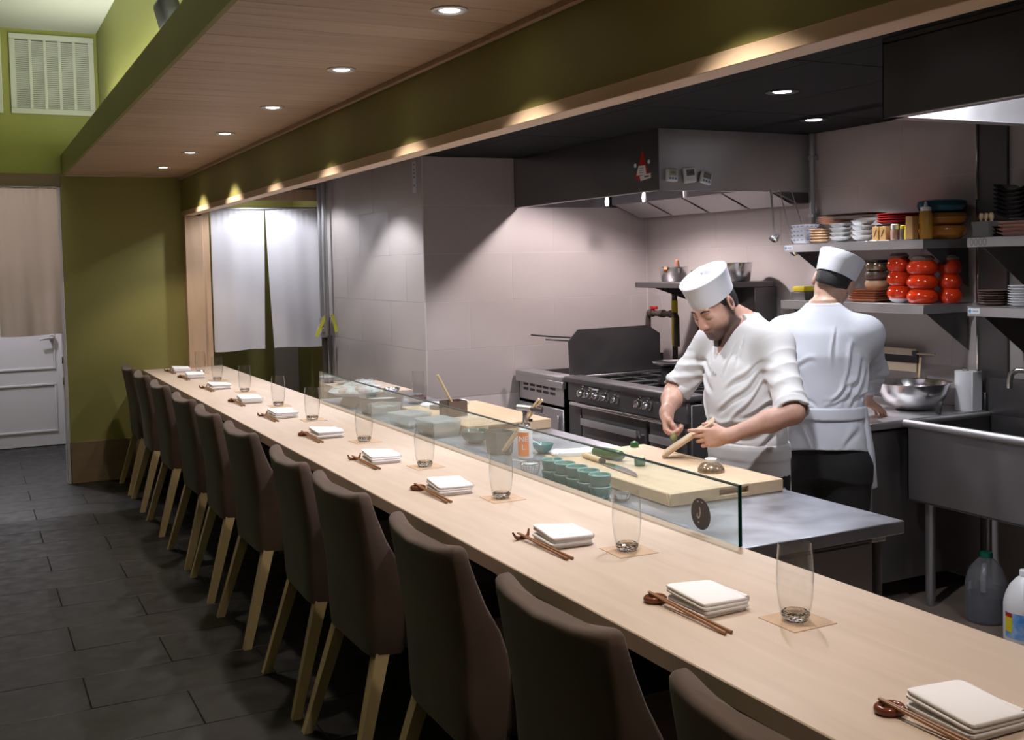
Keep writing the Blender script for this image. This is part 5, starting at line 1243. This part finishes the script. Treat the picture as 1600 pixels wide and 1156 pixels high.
def hand(S, W, D, N, side, curls, thumb, s=1.0):
    """W wrist, D towards fingers, N palm direction, side=+1 if the thumb lies along D x N"""
    W = np.array(W, float); D = unit(D); N = unit(np.array(N)-D*np.dot(N, D)); T = side*np.cross(D, N)
    S.cap(W-D*.012, W+D*.022, .027*s, .026*s, .02)
    S.ell(W+D*.050*s+N*.004, [.046*s, .017*s, .040*s], [D, N, T], .015)
    lens = [(.041, .025, .020), (.045, .028, .021), (.041, .026, .020), (.033, .020, .018)]
    for i, (a, b, c_) in enumerate(lens):
        o = (1.5-i)*.0195*s
        kn = W+D*(.088-abs(1.2-i)*.0045)*s+T*o
        S.cap(W+D*.03*s+T*o*.7, kn, .0125*s, .0105*s, .012)
        sp = unit(D+T*(1.5-i)*.05)
        p = kn; ang = 0
        for L_, cu, r0, r1 in zip((a, b, c_), curls[i], (.0098, .0088, .0080), (.0088, .0080, .0070)):
            ang += cu; d = sp*math.cos(R(ang))+N*math.sin(R(ang)); q = p+d*L_*s
            S.cap(p, q, r0*s, r1*s, .0035); p = q
    p = W+D*.022*s+T*.024*s+N*.006*s
    for L_, d, r0, r1 in zip((.036, .032, .026), thumb, (.0140, .0112, .0100), (.0115, .0098, .0078)):
        d = unit(d[0]*D+d[1]*T+d[2]*N); q = p+d*L_*s; S.cap(p, q, r0*s, r1*s, .008); p = q

def skin_tone(base, c, fr, s, stubble):
    f, l, u = fr; base = np.array(base)
    def fn(P):
        q = P-c; a, b, d = (q@f)/s, (q@l)/s, (q@u)/s
        n = np.sin(P[:, 0]*170)*np.sin(P[:, 1]*190+1)*np.sin(P[:, 2]*150+2)
        col = base[None, :]*(1+.05*n[:, None])
        near = (np.abs(b) < .09) & (a > -.06) & (np.abs(d) < .16)
        if stubble:
            m = np.clip((-.050-d)/.035, 0, 1)*np.clip((a+.035)/.05, 0, 1)+np.clip((np.abs(b)-.052)/.012, 0, 1)*np.clip((.030-a)/.02, 0, 1)*np.clip((a+.03)/.02, 0, 1)*np.clip((.03-d)/.03, 0, 1)
            m += np.clip(1-np.abs(d+.062)/.008, 0, 1)*np.clip(1-np.abs(b)/.03, 0, 1)*np.clip((a-.08)/.01, 0, 1)
            m = np.clip(m, 0, 1)*near*stubble
            col = col*(1-m[:, None])+np.array([.10, .062, .05])*m[:, None]
        lip = np.clip(1-np.abs(d+.079)/.011, 0, 1)*np.clip(1-np.abs(b)/.026, 0, 1)*np.clip((a-.085)/.006, 0, 1)*near
        col = col*(1-.75*lip[:, None])+np.array([.34, .10, .085])*.75*lip[:, None]
        red = np.exp(-((a-.112)**2+b**2+(d+.042)**2)/.0004)+.7*np.exp(-((np.abs(b)-.082)**2+(a+.01)**2+(d+.005)**2)/.0006)
        red = np.clip(red, 0, 1)*near; col = col*(1-red[:, None]*np.array([.0, .16, .20]))
        lid = np.exp(-((a-.094)**2/.0002+(np.abs(b)-.033)**2/.0003+(d+.017)**2/.00001))*near
        col = col*(1-.8*np.clip(lid, 0, 1)[:, None])
        return col
    return fn

def creases(cx, cy, yaw, lines, arms=(), seed=1, soft=.0025):
    """cloth creases: lines (deg0, z0, deg1, z1, width, depth) on the trunk; arms (A, B, n, depth) across sleeves"""
    rnd = np.random.RandomState(seed); ph = rnd.rand(24)*6.28
    def fn(x, y, z):
        dx, dy = x-cx, y-cy; th = np.arctan2(-dx*math.sin(yaw)+dy*math.cos(yaw), dx*math.cos(yaw)+dy*math.sin(yaw))
        r = soft*(np.sin(17*x+ph[0]+2*np.sin(9*z))*np.sin(15*y+ph[1])*np.sin(13*z+ph[2])*1.5)
        u = th*.17+.010*np.sin(23*z+ph[3]); v = z+.010*np.sin(21*th*.17+ph[4])+.006*np.sin(50*th*.17+ph[5])
        for t0, z0, t1, z1, w_, dp in lines:
            ax, ay, bx, by = R(t0)*.17, z0, R(t1)*.17, z1; L2 = (bx-ax)**2+(by-ay)**2; L = math.sqrt(L2)
            t = np.clip(((u-ax)*(bx-ax)+(v-ay)*(by-ay))/L2, 0, 1)
            qx, qy = u-ax-t*(bx-ax), v-ay-t*(by-ay); d = np.sqrt(qx*qx+qy*qy); sg = (qx*(by-ay)-qy*(bx-ax))/L
            fade = np.sin(math.pi*np.clip(t*.9+.08, 0, 1))**.6
            r = r+fade*dp*(np.exp(-(d/w_)**2)-.75*np.exp(-((sg-1.7*w_)/w_)**2)*np.exp(-(np.maximum(d-np.abs(sg), 0)/w_)**2))
        for A, Bp, n, dp in arms:
            ax = Bp-A; L2 = ax@ax; t = ((x-A[0])*ax[0]+(y-A[1])*ax[1]+(z-A[2])*ax[2])/L2
            px, py, pz = x-A[0]-t*ax[0], y-A[1]-t*ax[1], z-A[2]-t*ax[2]; rad = np.sqrt(px*px+py*py+pz*pz)
            near = np.clip(1-(rad-.06)/.04, 0, 1)*np.clip(t*3+.1, 0, 1)*np.clip((1.15-t)*4, 0, 1)
            w_ = t*n*3.1+7*(px-py)+5*pz+1.2*np.sin(30*pz+ph[6])+ph[7]
            r = r+near*dp*(np.abs(np.sin(w_))**.6-.62)*(.45+.55*np.sin(19*px+23*pz+ph[8]))
        return r
    return fn

def person_shoes(par, pts, m='rubber'):
    for (x, y, a) in pts:
        b = B(); lo = []
        for z, k in ((0, 1), (.02, 1.02), (.05, .9), (.085, .62)):
            lo.append([(.13*k*math.cos(t)+(.02 if z < .06 else -.045), .048*k*math.sin(t), z) for t in [2*math.pi*i/20 for i in range(20)]])
        b.loft(lo).obj('shoe', m, par, (x, y, 0), (0, 0, a))

def cap_hat(name, par, c, fr, loops, m, dent=0, seed=1):
    f, l, u = fr; rnd = random.Random(seed); lo = []
    for (uu, rf, rl, df) in loops:
        lo.append([tuple(c+f*(rf*math.cos(t)+df)+l*rl*math.sin(t)+u*(uu+(dent*math.sin(3*t+seed)*.5 if rf < loops[0][1]*.8 else 0))) for t in [2*math.pi*i/48 for i in range(48)]])
    return B().loft(lo).obj(name, m, par, ang=50)

def hair_mesh(par, c, fr, s, cuts, h=.004, grow=.004):
    f, l, u = fr; S = SDF(c-.16, c+.16, h)
    S.ell(c+s*(-.012*f+.032*u), [(.098+grow)*s, (.077+grow)*s, (.104+grow)*s], [f, l, u], .0)
    S.ell(c+s*(-.045*f-.02*u), [(.062+grow)*s, (.068+grow)*s, (.070+grow)*s], [f, l, u], .02)
    X, Y, Z = S.ax[0][:, None, None], S.ax[1][None, :, None], S.ax[2][None, None, :]
    for (pf, pl, pu, nf, nl, nu) in cuts:
        p = c+s*(pf*f+pl*l+pu*u); n = nf*f+nl*l+nu*u
        S.f = np.maximum(S.f, ((X-p[0])*n[0]+(Y-p[1])*n[1]+(Z-p[2])*n[2]).astype(np.float32))
    return S.mesh('hair', 'hair', par, smooth_it=1)

# ------------------------------------------------------------------ first cook, at the cutting board
def cook_front():
    c = np.array([2.880, 3.795, 1.506]); fr = frame(R(192), R(31), R(4)); f, l, u = fr; s = 1.04
    sR, eR, wR = np.array([2.975, 3.940, 1.325]), np.array([2.83, 4.025, 1.105]), np.array([2.655, 3.835, 1.045])
    sL, eL, wL = np.array([3.015, 3.555, 1.335]), np.array([2.905, 3.325, 1.085]), np.array([2.685, 3.455, .995])
    body = [(.78, 2.955, 3.655, .118, .172), (.95, 2.950, 3.660, .128, .178), (1.10, 2.955, 3.690, .132, .186), (1.25, 2.985, 3.725, .126, .190), (1.345, 3.012, 3.750, .104, .180), (1.41, 3.020, 3.762, .084, .138), (1.44, 3.016, 3.768, .064, .080)]
    S = SDF((2.50, 3.12, .0), (3.20, 4.14, 1.66), .004)
    S.loft(body, R(180), .02)
    for y in (3.55, 3.76): S.cap((2.955, y, .82), (2.965, y, .46), .085, .062, .05); S.cap((2.965, y, .46), (2.97, y, .07), .060, .042, .02); S.cap((2.97, y, .05), (2.85, y, .035), .04, .03, .03)
    for sh, el, wr in ((sR, eR, wR), (sL, eL, wL)):
        S.ell(sh, [.055]*3, None, .05); S.cap(sh, el, .048, .046, .03); S.cap(el, el+(wr-el)*.35, .046, .046, .015); S.cap(el+(wr-el)*.35, wr, .043, .0275, .02)
    S.cap(c-f*.03-u*.05, (3.018, 3.768, 1.42), .056, .064, .03)
    head(S, c, fr, s)
    # left hand grips the grater, right hand pinches the root above it
    hand(S, wL, (-.72, .66, -.10), (.62, .72, -.15), -1, [(8, 18, 14), (22, 30, 20), (30, 36, 24), (38, 40, 28)], [(.75, .55, .35), (.9, .3, .45), (.95, .1, .4)], .98)
    hand(S, wR, (-.22, -.42, -.88), (.42, -.62, .10), 1, [(52, 52, 26), (60, 64, 34), (66, 70, 40), (70, 74, 40)], [(.8, .35, .55), (.85, -.1, .5), (.8, -.35, .4)], .98)
    p = S.mesh('person', 'skin', None, skin_tone((.55, .315, .235), c, fr, s, .95))
    tag(p, 'cook in white cap and jacket bending over the cutting board, grating on a small board', 'person')
    # jacket
    J = SDF((2.62, 3.10, .74), (3.22, 4.18, 1.54), .0045)
    J.loft([(z, x, y, a+.014, b+.016) for z, x, y, a, b in body[:6]]+[(1.445, 3.016, 3.770, .078, .094), (1.463, 3.012, 3.774, .071, .074)], R(180), .02)
    for sh, el, wr in ((sR, eR, wR), (sL, eL, wL)):
        d = unit(el-sh); cu = el-d*.012
        J.ell(sh, [.062, .066, .058], None, .08); J.cap(sh, el+d*.06, .069, .068, .05, cuts=[(cu, d)])
        J.cap(cu-d*.06, cu+d*.05, .0715, .0705, .003, cuts=[(cu+d*.004, d), (cu-d*.034, -d)])
        J.cap(cu-d*.018, cu+d*.06, .056, .056, .003, 'sub', cuts=[(cu-d*.02, -d)])
    J.disp(creases(2.97, 3.71, R(180), [(78, 1.26, 20, 1.16, .010, .009), (76, 1.22, 15, 1.06, .011, .010), (74, 1.18, 35, 1.0, .009, .009), (-70, 1.28, -22, 1.20, .010, .009), (-72, 1.23, -12, 1.12, .010, .009), (-70, 1.18, -20, 1.02, .010, .010),
        (60, 1.02, -15, .985, .011, .010), (70, .965, 5, .95, .010, .009), (-65, 1.03, -20, .99, .010, .009), (50, .93, -30, .905, .010, .008), (88, 1.10, 50, 1.04, .010, .009), (30, 1.34, 14, 1.22, .008, .007), (52, 1.36, 40, 1.25, .008, .007), (-40, 1.33, -30, 1.22, .008, .007), (100, 1.0, 60, .90, .010, .009), (110, 1.2, 95, 1.0, .010, .008)],
        [(sL, eL, 5, .0075), (sR, eR, 5, .0075)], 3))
    X, Y, Z = J.ax[0][:, None, None], J.ax[1][None, :, None], J.ax[2][None, None, :]
    wedge = np.maximum(np.abs(Y-3.765)-(Z-1.262)*.44, X-2.972); J.f = np.maximum(J.f, -wedge.astype(np.float32))
    ring = np.sqrt((X-3.015)**2+(Y-3.772)**2)-.065; J.f = np.maximum(J.f, -np.maximum(ring, 1.425-Z).astype(np.float32))
    J.mesh('jacket', 'cloth_white', p)
    for y in (3.715, 3.705, 3.70, 3.695):
        z = 1.22-(3.715-y)*11; B().lathe([(0, 0), (.007, 0), (.0085, .003), (0, .005)], 12, T=Matrix.Translation((2.975-.145, y+.02, z)) @ Matrix.Rotation(R(-90), 4, 'Y')).obj('button', 'cloth_white', p)
    # crossed lapel edge
    B().tube([(2.955, 3.845, 1.40), (2.905, 3.822, 1.36), (2.872, 3.79, 1.30), (2.850, 3.765, 1.245), (2.826, 3.715, 1.10)], .007, 8, flat=.7).obj('lapel', 'cloth_white', p)
    B().tube([(2.965, 3.685, 1.405), (2.905, 3.715, 1.35), (2.868, 3.745, 1.29)], .007, 8, flat=.7).obj('lapel', 'cloth_white', p)
    A = SDF((2.74, 3.40, .36), (3.20, 3.92, .95), .006)
    A.loft([(.40, 2.95, 3.655, .150, .205), (.70, 2.952, 3.655, .146, .204), (.93, 2.950, 3.66, .150, .202)], R(180), 0, drape=.03)
    A.loft([(.865, 2.952, 3.657, .151, .205), (.912, 2.950, 3.66, .151, .205)], R(180), .006)
    A.mesh('apron', 'cloth_white', p)
    T_ = SDF((2.80, 3.44, .05), (3.10, 3.88, .80), .007)
    for y in (3.55, 3.76): T_.cap((2.955, y, .78), (2.965, y, .46), .10, .082, .05); T_.cap((2.965, y, .46), (2.97, y, .09), .082, .068, .03)
    T_.mesh('trousers', 'trouser', p); person_shoes(p, [(2.94, 3.55, R(180)), (2.94, 3.76, R(180))])
    cap_hat('cap', p, c, fr, [(.030, .109, .0885, -.012), (.042, .1105, .090, -.012), (.085, .114, .095, -.014), (.128, .118, .101, -.016), (.134, .1205, .1035, -.016), (.138, .118, .101, -.016), (.137, .106, .090, -.016), (.147, .078, .066, -.016), (.151, .040, .034, -.016), (.151, .004, .004, -.016)], 'hat_white', .012, 2)
    hair_mesh(p, c, fr, s, [(0, 0, .045, 0, 0, 1), (.034, 0, 0, 1, 0, 0), (.0, 0, -.045, .35, 0, -1), (.016, 0, -.005, .92, 0, -.40)], grow=.003)
    for g in (-1, 1):
        B().tube([tuple(c+s*(a*f+b*l+d*u)) for a, b, d in ((.098, .014*g, .017), (.0965, .032*g, .024), (.083, .051*g, .018))], .005, 8, rs=[.0042, .0052, .0022], flat=.8).obj('eyebrow', 'hair', p)
    # what he holds
    a0, a1 = np.array([2.543, 3.700, .8985]), np.array([2.668, 3.535, 1.044]); ax = unit(a1-a0); wd = unit(np.array([.60, .76, .14])-ax*np.dot(ax, [.60, .76, .14])); nn = np.cross(ax, wd)
    T = Matrix(((*[ax[0], wd[0], nn[0]], a0[0]), (*[ax[1], wd[1], nn[1]], a0[1]), (*[ax[2], wd[2], nn[2]], a0[2]), (0, 0, 0, 1)))
    g = thing('grater', 'small wooden grater board held in the cook\'s left hand', 'grater')
    B().box(0, .262, -.034, .034, -.007, .007, b=.003, T=T).obj('paddle', 'board_wood', g)
    B().box(.02, .15, -.028, .028, .007, .0085, T=T).obj('rasp', 'tan_cover', g, smooth=False); B().box(.02, .15, -.028, .028, -.0085, -.007, T=T).obj('rasp', 'tan_cover', g, smooth=False)
    r0 = np.array([2.607, 3.718, .957])
    tag(B().tube([tuple(r0+unit((-.22, -.42, -.88))*t) for t in (-.020, -.008, .004, .012)], .014, 12, rs=[.010, .0145, .0145, .010]).obj('wasabi_root', 'wasabi'), 'stub of wasabi root pinched in the cook\'s right hand', 'wasabi')

# ------------------------------------------------------------------ second cook, seen from behind
def cook_back():
    yw = R(44); c = np.array([3.600, 3.830, 1.583]); fr = frame(R(37), R(16), R(17)); f, l, u = fr; s = 1.03
    hx = np.array([math.cos(yw), math.sin(yw), 0]); lx = np.array([-math.sin(yw), math.cos(yw), 0]); o = np.array([3.50, 3.79, 0.])
    P_ = lambda a, b, z: o+hx*a+lx*b+np.array([0, 0, z])
    sR, eR, wR = P_(.02, -.180, 1.345), np.array([3.825, 3.825, 1.155]), np.array([3.945, 3.985, .988])
    sL, eL, wL = P_(.02, .185, 1.345), P_(.10, .245, 1.11), np.array([3.80, 4.13, .955])
    def sec(rows): return [(z, o[0]+hx[0]*a, o[1]+hx[1]*a, rf, rs_) for z, a, rf, rs_ in rows]
    rows = [(.78, -.02, .112, .160), (.95, -.01, .105, .148), (1.10, .0, .112, .158), (1.25, .0, .118, .172), (1.36, .005, .100, .168), (1.42, .012, .080, .125), (1.465, .022, .066, .082), (1.50, .03, .058, .062)]
    S = SDF((3.22, 3.44, 0), (4.22, 4.32, 1.74), .0045)
    S.loft(sec(rows), yw, .02)
    for b in (-.10, .10): S.cap(P_(-.01, b, .82), P_(0, b, .46), .085, .062, .05); S.cap(P_(0, b, .46), P_(-.02, b, .07), .060, .042, .02); S.cap(P_(-.02, b, .05), P_(.12, b, .035), .04, .03, .03)
    for sh, el, wr in ((sR, eR, wR), (sL, eL, wL)):
        S.ell(sh, [.055]*3, None, .05); S.cap(sh, el, .048, .042, .03); S.cap(el, el+(wr-el)*.35, .043, .042, .015); S.cap(el+(wr-el)*.35, wr, .042, .028, .02)
    S.cap(c-f*.035-u*.05, P_(.012, .01, 1.40), .056, .064, .03)
    head(S, c, fr, s)
    hand(S, wR, (.84, .12, -.45), (-.35, 0, -.9), 1, [(4, 14, 12), (2, 14, 12), (2, 14, 12), (6, 14, 12)], [(.75, .7, .1), (.9, .5, .2), (.95, .3, .2)], .98)
    hand(S, wL, (.8, .3, -.42), (.3, .1, -.9), -1, [(4, 14, 12), (2, 14, 12), (2, 14, 12), (6, 14, 12)], [(.75, .7, .1), (.9, .5, .2), (.95, .3, .2)], .98)
    p = S.mesh('person', 'skin', None, skin_tone((.56, .34, .25), c, fr, s, 0))
    tag(p, 'second cook seen from behind in white cap, jacket and black trousers at the prep table', 'person')
    J = SDF((3.20, 3.42, .76), (4.05, 4.34, 1.54), .0045)
    J.loft(sec([(.80, -.02, .142, .190), (.90, -.015, .136, .180), (.985, -.01, .126, .166), (1.10, .0, .140, .188), (1.25, .0, .142, .196), (1.36, .005, .120, .186), (1.42, .012, .096, .142), (1.465, .022, .080, .098), (1.488, .028, .072, .078)]), yw, .02)
    for sh, el, wr in ((sR, eR, wR), (sL, eL, wL)):
        d = unit(wr-el); cu = el+d*.135
        J.ell(sh, [.064, .066, .060], None, .09); J.cap(sh, el, .071, .068, .05); J.cap(el, cu+d*.06, .067, .056, .04, cuts=[(cu, d)])
        J.cap(cu-d*.01, cu+d*.06, .044, .042, .004, 'sub', cuts=[(cu-d*.015, -d)])
    J.disp(creases(o[0], o[1], yw, [(-120, 1.30, -150, 1.05, .011, .010), (-112, 1.24, -140, 1.02, .011, .010), (-108, 1.18, -128, 1.0, .010, .010), (-125, 1.14, -165, 1.03, .010, .009), (120, 1.28, 150, 1.06, .011, .009), (112, 1.22, 135, 1.02, .011, .009), (165, 1.22, -175, 1.04, .011, .007), (-150, 1.36, -160, 1.2, .010, .007),
        (-130, 1.05, -175, 1.015, .009, .008), (130, 1.06, 175, 1.02, .009, .008), (-120, .93, -150, .83, .012, .007), (150, .94, 165, .83, .012, .007), (-95, 1.2, -100, 1.02, .010, .009)], [(sR, eR, 4, .0065), (eR, wR, 2.5, .006), (sL, eL, 4, .0065)], 8))
    X, Y, Z = J.ax[0][:, None, None], J.ax[1][None, :, None], J.ax[2][None, None, :]
    nb = P_(.028, .0, 0); ring = np.sqrt((X-nb[0])**2+(Y-nb[1])**2)-.066; J.f = np.maximum(J.f, -np.maximum(ring, 1.452-Z).astype(np.float32))
    hem = .815+.022*np.sin(9*X+11*Y); J.f = np.maximum(J.f, (hem-Z).astype(np.float32))
    J.mesh('jacket', 'cloth_blue', p)
    A = SDF((3.22, 3.46, .40), (3.90, 4.20, 1.06), .006)
    A.loft(sec([(.965, -.01, .142, .184), (1.022, -.006, .141, .183)]), yw, 0)                 # waistband all round
    A.loft(sec([(.64, .02, .185, .222), (.80, .0, .172, .214), (1.015, -.008, .142, .185)]), yw, .006, front=-.035, drape=.03)
    A.mesh('apron', 'cloth_blue', p)
    T_ = SDF((3.22, 3.46, .05), (3.80, 4.14, .92), .006)
    T_.loft(sec([(.70, -.015, .125, .172), (.90, -.015, .118, .162)]), yw, .02)
    for b in (-.10, .10): T_.cap(P_(-.012, b, .74), P_(0, b, .46), .108, .088, .06); T_.cap(P_(0, b, .46), P_(-.02, b, .08), .088, .072, .03)
    T_.mesh('trousers', 'trouser', p); q = P_(.02, -.10, 0); q2 = P_(.02, .10, 0); person_shoes(p, [(q[0], q[1], yw), (q2[0], q2[1], yw)])
    cap_hat('cap', p, c, fr, [(.022, .110, .0895, -.012), (.04, .112, .0925, -.012), (.085, .116, .099, -.012), (.124, .119, .105, -.012), (.127, .117, .103, -.012), (.125, .09, .078, -.012), (.128, .05, .045, -.012), (.129, .004, .004, -.012)], 'hat_white', .006, 4)
    hair_mesh(p, c, fr, s, [(0, 0, .045, 0, 0, 1), (-.012, 0, 0, 1, 0, 0), (-.05, 0, -.040, .0, 0, -1), (-.05, .03, -.045, 0, .45, -.9), (-.05, -.03, -.045, 0, -.45, -.9)], grow=.003)
cook_front(); cook_back()
